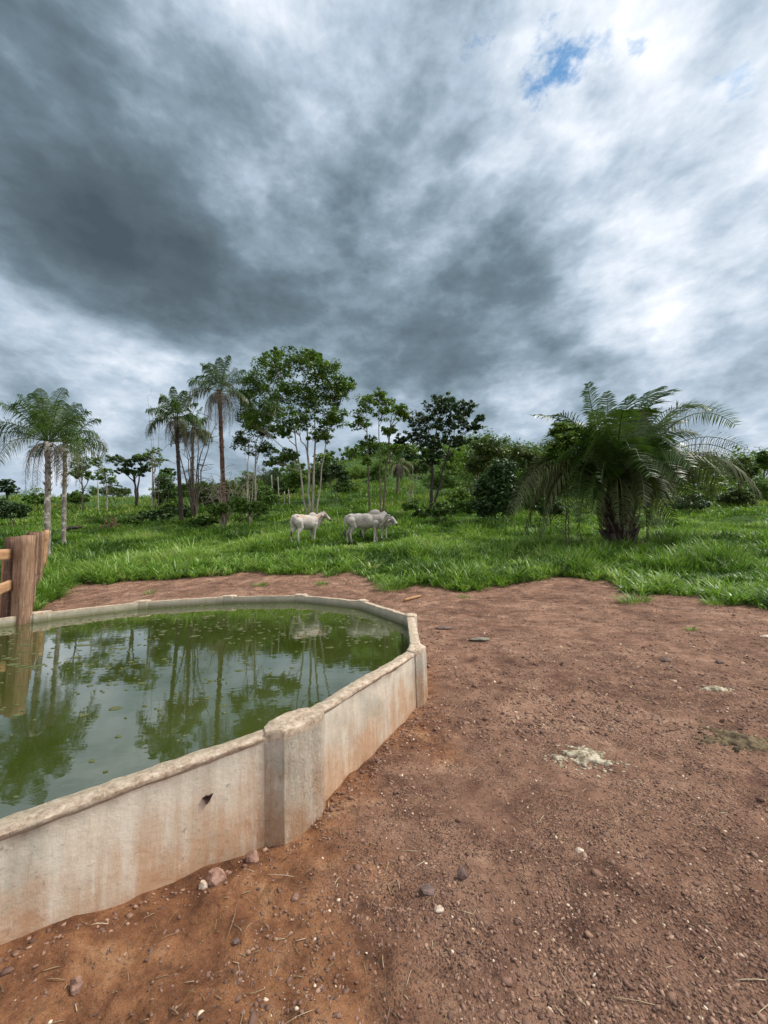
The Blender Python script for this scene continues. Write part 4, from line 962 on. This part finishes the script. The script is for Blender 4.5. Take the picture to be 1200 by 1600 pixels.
# big stemless-looking fan palm on the right
D = 17.0; b = base_at(968, D)
fp = empty('fan_palm', tuple(b), 'huge squat palm with long arching fronds and thick shaggy trunk on the right', 'palm tree')
top = at_depth(963, 768, D)
WB = Buf(); c = curve(b-[0, 0, .2], (b+top)/2, top+[0, 0, .2], 12); tube(WB, c, np.linspace(.62, .40, 12), 16, .06)
WB.build('trunk', M['bark_dark'], fp, smooth=True)
WB = Buf()
for q in range(150):
    k = rng.integers(0, 12); a = rng.uniform(0, 6.28); o = np.array([math.cos(a), math.sin(a), 0]); s = c[k]+o*(.42+.22*(1-k/12))
    tube(WB, [s, s+o*.10+[0, 0, .16], s+o*.22+[0, 0, .42]], [.07, .055, .02], 5, .1)
WB.build('old_leaf_bases', M['bark_brown'], fp)
FR = [  # tip px, py, depth offset, control px, py, material, length factor of leaflets
 (918, 598, -.5, 925, 660, 0, 1), (1037, 605, .3, 985, 625, 0, 1), (985, 618, 1.2, 972, 660, 0, 1), (948, 612, 1.5, 950, 670, 0, .9), (865, 648, 0, 905, 650, 0, 1), (1075, 640, .8, 1015, 630, 0, 1),
 (1150, 665, -.2, 1070, 610, 1, 1.1), (1125, 640, 1.4, 1050, 620, 1, 1), (1165, 700, 1.0, 1070, 655, 0, 1), (880, 668, 1.5, 915, 650, 0, 1),
 (1190, 772, -.4, 1110, 660, 2, 1.25), (1165, 745, .8, 1090, 670, 2, 1.2), (1130, 760, -1.2, 1060, 680, 2, 1.2), (1180, 735, 1.6, 1090, 650, 0, 1.1),
 (1025, 820, -1.6, 1035, 690, 2, 1.1), (1005, 790, -2.2, 1010, 700, 2, 1), (1045, 790, -1.0, 1040, 700, 2, 1.1), (925, 800, -2.4, 925, 700, 0, 1), (940, 755, -2.6, 945, 690, 0, 1.1),
 (792, 815, -1.0, 850, 660, 2, 1.25), (820, 830, -.2, 862, 670, 2, 1.2), (845, 838, -1.6, 872, 680, 2, 1.2), (905, 815, -1.9, 900, 670, 0, 1.1), (1085, 800, -.6, 1050, 660, 2, 1.1), (1110, 640, -1.6, 1040, 615, 1, 1.1), (1060, 612, .9, 1000, 615, 0, 1),
 (878, 838, -.9, 872, 690, 2, 1.2), (850, 800, -1.2, 860, 700, 2, 1.1), (795, 800, -.3, 860, 680, 2, 1.2), (810, 760, .8, 870, 670, 2, 1.2), (835, 770, -1.4, 880, 690, 2, 1.1), (855, 690, -1.2, 900, 660, 0, 1.1), (845, 720, .6, 890, 670, 0, 1.1),
 (900, 730, -2.0, 925, 680, 0, 1.1), (1080, 730, -2.0, 1020, 670, 0, 1.1), (1000, 720, -2.6, 985, 670, 0, 1.1), (960, 640, 2.2, 962, 680, 0, 1), (1020, 660, 2.5, 990, 680, 0, 1), (900, 660, 2.5, 930, 680, 0, 1),
 (930, 640, -1.6, 942, 700, 0, 1), (1000, 640, -1.4, 985, 690, 0, 1), (1050, 690, -1.4, 1010, 670, 0, 1.1), (980, 810, -2.0, 985, 740, 2, .8), (905, 840, -1.6, 905, 730, 2, .8), (1010, 850, -1.2, 1015, 740, 2, .7),
 (920, 700, 2.6, 935, 690, 0, 1.1), (1070, 700, 2.8, 1020, 670, 0, 1.1), (870, 740, 2.4, 900, 680, 0, 1.1), (1100, 760, 2.4, 1050, 690, 0, 1.1)]
for q in range(28):     # inner fronds of every direction
    a = q*2.4; hgt_ = rng.uniform(0, 1); FR.append((963+math.cos(a)*rng.uniform(60, 150), 640+hgt_*120, math.sin(a)*2.6, 963+math.cos(a)*40, 655+hgt_*20, 0, 1.05))
for q in range(8):     # old fronds hanging round the trunk
    a = q*2.4+.5; xx = 965+math.cos(a)*rng.uniform(30, 95); FR.append((xx, rng.uniform(790, 842), -abs(math.sin(a))*1.5-.4, 963+math.cos(a)*42, rng.uniform(690, 735), 2, .95))
for tx, ty, dd, cx, cy, mi, lf in FR:
    p2 = at_depth(tx, ty, D+dd); p1 = at_depth(cx, cy, D+dd*.45); o = np.array([p2[0]-top[0], dd, 0]); o /= np.linalg.norm(o)+1e-6
    p1 = p1*1.0; p1[2] += (top[2]-p1[2])*-.10
    frond(fp, top+o*.25, p1, p2, [M['frond_glossy'], M['frond_glossy'], M['frond_old']][mi], 'frond' if mi < 2 else 'old_frond', n=54, ll=.92*lf, lw=.056, droop=[.35, .22, 1.0][mi], fwd=.55, tone=[.45, .85, .35][mi], rw=.05, plum=.16, twist=rng.choice([-1, 1])*rng.uniform(.35, 1.15)*(1.0 if abs(p2[0]-top[0]) > .9*(p2[2]-top[2]) else .2))
# leafy climber on the left side of the palm
lobe_tree('climber', 'bright leafy climbing plant over the left fronds of the squat palm', 882, 16.2, [(872, 672, 14, 12), (885, 690, 20, 16), (868, 700, 14, 14), (895, 672, 12, 10), (878, 720, 14, 14), (890, 745, 12, 16)],
  [(0, 882, 720, .5), (3, 886, 700, .4)], M['leaf_mid'], M['bark_brown'], .10, 26, 2.6, .05, None, 'climbing plant', tone=.6, twig=False, clump=.5)

# ------------------------------------------------------------------ dead branches, thin trunks, log
def dead_tree(label, px, D, ends, r=.05, sub=6, name='dead_tree', spread=.5, m_='dead_wood'):
    b = base_at(px, D); WB = Buf()
    for ex, ey in ends:
        e1 = at_depth(ex, ey, D+rng.uniform(-.6, .6)); c = curve(b+[rng.normal(0, .05), 0, -.1], (b+e1)/2+[(b[0]-e1[0])*.2, rng.normal(0, .3), abs(b[0]-e1[0])*.2], e1, 9, .06)
        tube(WB, c, np.linspace(r, r*.25, 9), 6, .05)
        for q in range(sub):
            k = rng.integers(3, 9); v = rng.normal(0, 1, 3)*[1, .7, .8]+[0, 0, .2]; v *= spread*rng.uniform(.5, 1.4)/np.linalg.norm(v)
            t = curve(c[k], c[k]+v*.6+[0, 0, .1], c[k]+v, 5, .03); tube(WB, t, np.linspace(r*.4, .008, 5), 4, 0, False)
            v2 = rng.normal(0, .3, 3)*spread; tube(WB, curve(t[3], t[3]+v2*.5, t[3]+v2, 4), np.linspace(r*.2, .006, 4), 4, 0, False)
    return tag(WB.build(name, M[m_], smooth=True, loc=b), label, 'dead tree')
dead_tree('tangle of pale bare branches spilling over the foot of the reddish palm', 348, 27.5, [(330, 740), (345, 735), (372, 752), (395, 742), (325, 770), (385, 775), (402, 735), (362, 740), (338, 760), (410, 742)], .05, 12, spread=.9)
dead_tree('bare forked leafless tree between the two tall palms', 304, 33, [(262, 655), (285, 662), (300, 650), (325, 650), (335, 668), (312, 670), (290, 690)], .075, 9, spread=1.0, m_='bark_brown')
dead_tree('thin leafless sapling cluster right of the reddish palm', 392, 29, [(382, 700), (398, 690), (388, 720), (405, 730)], .04, 4, spread=.5)
dead_tree('bare twiggy tree top by the far left palms', 244, 40, [(238, 640), (230, 620), (250, 650)], .03, 8, spread=.9, m_='bark_brown')
dead_tree('bare pale sapling standing on the slope left of the dark crowned tree', 640, 34, [(645, 735), (652, 742)], .06, 3, spread=.4)
dead_tree('fallen broken reddish branch lying in the grass below the far left trees', 172, 27, [(165, 812), (182, 808), (186, 818), (160, 822)], .10, 3, name='fallen_branch', spread=.5, m_='log_wood')['category'] = 'branch'
b0, b1 = base_at(100, 24), base_at(128, 25)
WB = Buf(); tube(WB, curve(b0+[0, 0, .45], (b0+b1)/2+[0, 0, .62], b1+[0, 0, .5], 9, .04), np.linspace(.13, .09, 9), 8, .07)
tag(WB.build('log', M['bark_dark'], smooth=True, loc=b0), 'dark fallen log in the grass right of the pale trunked palm', 'log')
for px, ty, lb in ((435, 745, 'thin pale dead trunk left of the pair of grey stakes'), (443, 768, 'short grey stake on the slope left of the cow, left of two'), (452, 765, 'short grey stake on the slope left of the cow, right of two'), (152, 752, 'slim pale trunk on the left slope far behind the pale trunked palm'), (425, 742, 'thin pale dead trunk next to the reddish palm')):
    D_ = 40; b = base_at(px, D_); t_ = at_depth(px+rng.uniform(-2, 2), ty, D_); WB = Buf(); tube(WB, curve(b-[0, 0, .1], (b+t_)/2+[.06, 0, 0], t_, 7, .01), np.linspace(.08, .05, 7), 7, .05)
    tag(WB.build('bare_trunk', M['bark_pale'], smooth=True, loc=b), lb, 'tree trunk')

# ------------------------------------------------------------------ fence
def beam(p0, p1, w_, t_, m_, parent, name, seed=0, tilt=None, top_cut=0.0, nseg=14, sidev=None, warp=.012):
    p0, p1 = np.asarray(p0, float), np.asarray(p1, float); ax = p1-p0; L = np.linalg.norm(ax); ax /= L
    sv_ = np.array([1., 0, 0]) if sidev is None else np.asarray(sidev, float); sv_ = sv_-ax*(sv_@ax); sv_ /= np.linalg.norm(sv_); fv = np.cross(ax, sv_)
    prof = [(-1, -1), (-.5, -1.03), (0, -1.0), (.5, -1.04), (1, -1), (1.03, 0), (1, 1), (.5, 1.04), (0, 1), (-.5, 1.02), (-1, 1), (-1.03, 0)]
    prof = [(a*(.93 if abs(a) == 1 and abs(b_) == 1 else 1), b_*(.96 if abs(a) == 1 and abs(b_) == 1 else 1)) for a, b_ in prof]
    V, G = [], []; m2 = len(prof)
    for k in range(nseg+1):
        s = k/nseg
        for a, b_ in prof:
            wob = 1+.05*mnoise.noise((s*3+seed, a*1.5, b_*1.5)); u = a*w_/2*wob+warp*mnoise.noise((s*2.2, seed*3.7, 0)); v = b_*t_/2*wob+warp*mnoise.noise((s*2.2, seed*5.1, 9))
            ext_ = top_cut*(a*.5) if k == nseg else 0
            V.append(p0+ax*(s*L+ext_)+sv_*u+fv*v); G.append((u+seed, v, s*L))
    V += [p0, p1+ax*.004]; G += [(seed, 0, 0), (seed, 0, L)]
    Qd = []; T = []
    for k in range(nseg):
        for j in range(m2): a_, b_ = k*m2+j, k*m2+(j+1) % m2; Qd.append((a_, b_, b_+m2, a_+m2))
    n0 = (nseg+1)*m2
    for j in range(m2): T.append((n0, (j+1) % m2, j)); T.append((n0+1, nseg*m2+j, nseg*m2+(j+1) % m2))
    return npmesh(name, np.array(V)-np.array(parent.location), T, m_, parent, {'grain': np.array(G)}, False, Qd)
Dp = 7.0
pb = at_depth(38, 900, Dp); pb[2] = tz(pb[0], pb[1])
fence = empty('fence', tuple(pb), 'rough sawn reddish timber corral fence running off behind the tank on the left', 'fence')
zt = at_depth(40, 840, Dp)[2]
def fpost(px0, px1, D_, py_top, m_, seed, lean=0, t_=.2):
    a = at_depth(px0, 880, D_); c2 = at_depth(px1, 880, D_); x = (a[0]+c2[0])/2; z0 = tz(x, D_)-.3; z1 = at_depth((px0+px1)/2, py_top, D_)[2]
    beam((x+lean, D_, z0), (x, D_, z1), abs(c2[0]-a[0]), t_, m_, fence, 'post', seed, top_cut=.03, sidev=(1, -.1, 0))
fpost(28, 46, Dp, 838, M['wood_post'], 1, .03, .22)
fpost(13, 26.5, Dp+.12, 840, M['wood_post_dark'], 2, .0, .2)
fpost(6.5, 10.5, Dp+1.2, 870, M['wood_new'], 3, 0, .10)
fpost(44, 51, Dp+1.6, 832, M['wood_post_dark'], 4, 0, .16)
fpost(52.5, 55.5, Dp+2.6, 833, M['wood_post'], 5, 0, .12)
fpost(57, 60.5, Dp+4.0, 832, M['wood_post_dark'], 6, 0, .12)
fpost(62.5, 65, Dp+5.2, 831, M['wood_post'], 7, 0, .12)
fpost(67.5, 71.5, Dp+6.6, 829, M['rail_wood'], 8, 0, .14)
# rails running toward the camera's left
def rail(pxr, pyr, pxl, pyl, Dl, h_, seed):
    r1 = at_depth(pxr, pyr, Dp-.12); l1 = at_depth(pxl, pyl, Dl); d = (l1-r1); l2 = r1+d*1.0
    beam(r1, l2, h_, .06, M['rail_wood'], fence, 'rail', seed, sidev=(0, 0, 1), nseg=10, warp=.02)
rail(15, 866, -90, 869, 5.6, .19, 11); rail(16, 914, -90, 958, 5.6, .18, 12)
# receding rails behind the big post
for zo, sd_ in ((.50, 21),):
    a = at_depth(50, 880, Dp+1.7); c2 = at_depth(61, 870, Dp+4.0); a[2] = tz(a[0], a[1])+zo; c2[2] = tz(c2[0], c2[1])+zo
    beam(a, c2, .15, .05, M['wood_post_dark'], fence, 'rail', sd_, sidev=(0, 0, 1))

# ------------------------------------------------------------------ cattle
mt, nt = mat('cow_hide'); oc = nt.n('ShaderNodeTexCoord').outputs['Object']
cz = nt.n('ShaderNodeSeparateXYZ', {0: oc})
hc = nt.ramp(nt.noise(oc, 2.2, 5, .6), [(.35, (.19, .175, .155)), (.52, (.33, .305, .27)), (.66, (.47, .44, .39))])
grey_mottle = nt.mrange(nt.noise(oc, 1.3, 3), .45, .62, 0, .5); hc = nt.mix(grey_mottle, hc, (.23, .21, .19))  # greyer patches of the coat, placed by noise
dk = nt.math('MULTIPLY', nt.mrange(cz.outputs[0], .42, .78), nt.mrange(cz.outputs[2], .9, 1.25)); hc = nt.mix(nt.math('MULTIPLY', dk, .55), hc, (.20, .19, .18))
hoof = nt.mrange(cz.outputs[2], .09, .06); hc = nt.mix(hoof, hc, (.04, .035, .03))
finish(nt, hc, .8, bump(nt, nt.noise(oc, 40, 4), .3, .01), .2); M['hide'] = mt
mt, nt = mat('dark_skin'); finish(nt, nt.ramp(nt.noise(None, 20), [(.3, (.03, .025, .022)), (.7, (.07, .06, .05))]), .5); M['darkskin'] = mt
mt, nt = mat('calf_hide'); oc = nt.n('ShaderNodeTexCoord').outputs['Object']; cz = nt.n('ShaderNodeSeparateXYZ', {0: oc})
hc = nt.ramp(nt.noise(oc, 2.5, 5, .6), [(.35, (.31, .28, .245)), (.6, (.50, .465, .42))])
hc = nt.mix(nt.math('MULTIPLY', nt.mrange(cz.outputs[2], 1.1, 1.4), nt.mrange(nt.noise(oc, 3, 4), .4, .6)), hc, (.42, .30, .22))
dk = nt.math('MULTIPLY', nt.mrange(cz.outputs[0], .80, 1.0), nt.mrange(cz.outputs[0], 1.25, 1.1)); hc = nt.mix(nt.math('MULTIPLY', dk, .6), hc, (.22, .20, .19))
hoof = nt.mrange(cz.outputs[2], .09, .06); hc = nt.mix(hoof, hc, (.04, .035, .03))
finish(nt, hc, .8, None, .2); M['calfhide'] = mt

def cow(label, loc, yaw, scale, hm, head_turn=0.0, head_up=0.0, hump=1.0, headlow=False, name='cow', cat='cow'):
    B = Buf()
    bm = bmesh.new(); bmesh.ops.create_icosphere(bm, subdivisions=3, radius=1)
    SV = np.array([v.co[:] for v in bm.verts]); ST = np.array([[v.index for v in f.verts] for f in bm.faces]); bm.free()
    def ell(c, r, rx=0.0):
        V = SV*np.array(r); 
        if rx: cs, sn = math.cos(rx), math.sin(rx); V = np.c_[V[:, 0]*cs+V[:, 2]*sn, V[:, 1], -V[:, 0]*sn+V[:, 2]*cs]
        B.add(V+np.array(c), ST)
    def chain(pts, rad, sq=1.0):
        P = np.array(pts, float); s = np.linspace(0, len(P)-1, (len(P)-1)*5+1); PP = np.stack([np.interp(s, np.arange(len(P)), P[:, k]) for k in range(3)], 1); rr = np.interp(s, np.arange(len(P)), rad)
        tube(B, PP, rr, 12)
        for p, q in zip(P, rad): B.add(SV*q*.98+p, ST)
    # trunk
    ell((-.62, 0, 1.17), (.32, .23, .27)); ell((-.30, 0, 1.11), (.46, .28, .34)); ell((.05, 0, 1.07), (.52, .31, .37)); ell((.42, 0, 1.09), (.36, .25, .36)); ell((.60, 0, 1.05), (.22, .19, .30)); ell((-.72, .15, 1.33), (.09, .07, .06)); ell((-.72, -.15, 1.33), (.09, .07, .06))
    ell((-.05, 0, 1.30), (.70, .14, .12)); ell((-.78, 0, 1.20), (.16, .20, .18))
    ell((.46, 0, 1.41), (.27*hump, .14*hump, .18*hump), -.3)
    ell((.0, 0, .76), (.30, .04, .10))      # navel fold
    # neck and head
    ct, st_ = math.cos(head_turn), math.sin(head_turn)
    nk = np.array([.66, 0, 1.16]); hz = 1.42+head_up
    hb = nk+np.array([.42*math.cos(head_turn*.6), .42*math.sin(head_turn*.6), hz-1.16])
    chain([(.48, 0, 1.14), nk, (nk+hb)/2+[0, 0, .02], hb], [.28, .25, .19, .145])
    for t_ in np.linspace(0, 1, 5):
        q = nk*(1-t_)+hb*t_; ell(q-[.02, 0, .26-.06*t_], (.14, .045, .24-.08*t_))
    hd = np.array([math.cos(head_turn), math.sin(head_turn), 0]); hs = np.array([-hd[1], hd[0], 0])
    muz = hb+hd*.34-[0, 0, .27]
    chain([hb+[0, 0, .03], hb+hd*.14-[0, 0, .07], hb+hd*.24-[0, 0, .17], muz], [.125, .112, .082, .070])
    ell(hb+hd*.02+[0, 0, .12], (.07, .07, .06))
    for sg in (-1, 1):
        e0 = hb+hs*sg*.12; e1 = e0+hs*sg*.24-[0, 0, .13]-hd*.03
        chain([e0, (e0+e1)/2, e1], [.03, .065, .02])
    # legs
    for sg in (-1, 1):
        sh = .06*sg
        chain([(.48, sg*.16, .98), (.50+sh, sg*.17, .72), (.50+sh, sg*.16, .46), (.50+sh*1.5, sg*.15, .14), (.53+sh*1.5, sg*.15, .05)], [.16, .08, .052, .038, .052])
        sh = -.07*sg
        chain([(-.66, sg*.16, 1.06), (-.56+sh*.5, sg*.18, .78), (-.78+sh, sg*.16, .48), (-.74+sh, sg*.15, .14), (-.71+sh, sg*.15, .05)], [.21, .13, .055, .038, .052])
    chain([(-.90, 0, 1.30), (-.97, 0, 1.15), (-.98, .02, .85), (-.96, .03, .55)], [.05, .035, .025, .02])
    V = np.concatenate(B.V)*scale; T = np.concatenate(B.T)
    o = npmesh('body_tmp', V, T, hm, None, None, True)
    md = o.modifiers.new('rm', 'REMESH'); md.mode = 'VOXEL'; md.voxel_size = .022; md.use_smooth_shade = True
    ms = o.modifiers.new('sm', 'SMOOTH'); ms.factor = .5; ms.iterations = 5
    dg = bpy.context.evaluated_depsgraph_get(); me = bpy.data.meshes.new_from_object(o.evaluated_get(dg)); bpy.data.objects.remove(o)
    me.name = name; me.materials.clear(); me.materials.append(hm)
    c_ = bpy.data.objects.new(name, me); COL.objects.link(c_); c_.location = loc; c_.rotation_euler = (0, 0, yaw)
    tag(c_, label, cat, 'white zebu cattle in the grass')
    def child(nm, B_, m_):
        Vc = np.concatenate(B_.V)*scale; ob = npmesh(nm, Vc, np.concatenate(B_.T), m_, c_, None, True); return ob
    for sg in (-1, 1):
        B2 = Buf(); h0_ = hb+hs*sg*.07+[0, 0, .12]; tube(B2, curve(h0_, h0_+hs*sg*.05+[0, 0, .05], h0_+hs*sg*.06+[0, 0, .12]-hd*.02, 5), [.028, .024, .018, .012, .005], 7); child('horn', B2, M['darkskin'])
        B2 = Buf(); B2.add(SV*.021+(hb+hd*.16+hs*sg*.108-[0, 0, .02]), ST); child('eye', B2, M['darkskin'])
    B2 = Buf(); B2.add(SV*[.045, .045, .15]+np.array([-.96, .03, .48]), ST); child('tail_tuft', B2, M['darkskin'])
    B2 = Buf(); B2.add(SV*.062+(muz+hd*.035-[0, 0, .03]), ST); child('muzzle', B2, M['darkskin'])
    return c_
Dc = 19.3
p = base_at(478, Dc); cow('white humped cow standing apart on the left, seen from behind with head turned right', (p[0], p[1], p[2]-.02), R(58), 1.02, M['calfhide'], -.80, .10)
p = base_at(570, 18.8); cow('grey white humped bull standing side on, nearer of the two cattle on the right', (p[0], p[1], p[2]-.02), R(12), 1.03, M['hide'], 1.0, -.02, 1.15)
p = base_at(587, 19.8); cow('white cow mostly hidden behind the side on bull, its lowered head showing at the right', (p[0]-.02, p[1], p[2]-.02), R(-20), .90, M['calfhide'], -.5, -.30, .8)
print('OBJS', len(bpy.data.objects), 'TRIS', sum(len(o.data.polygons) for o in bpy.data.objects if o.type == 'MESH'))
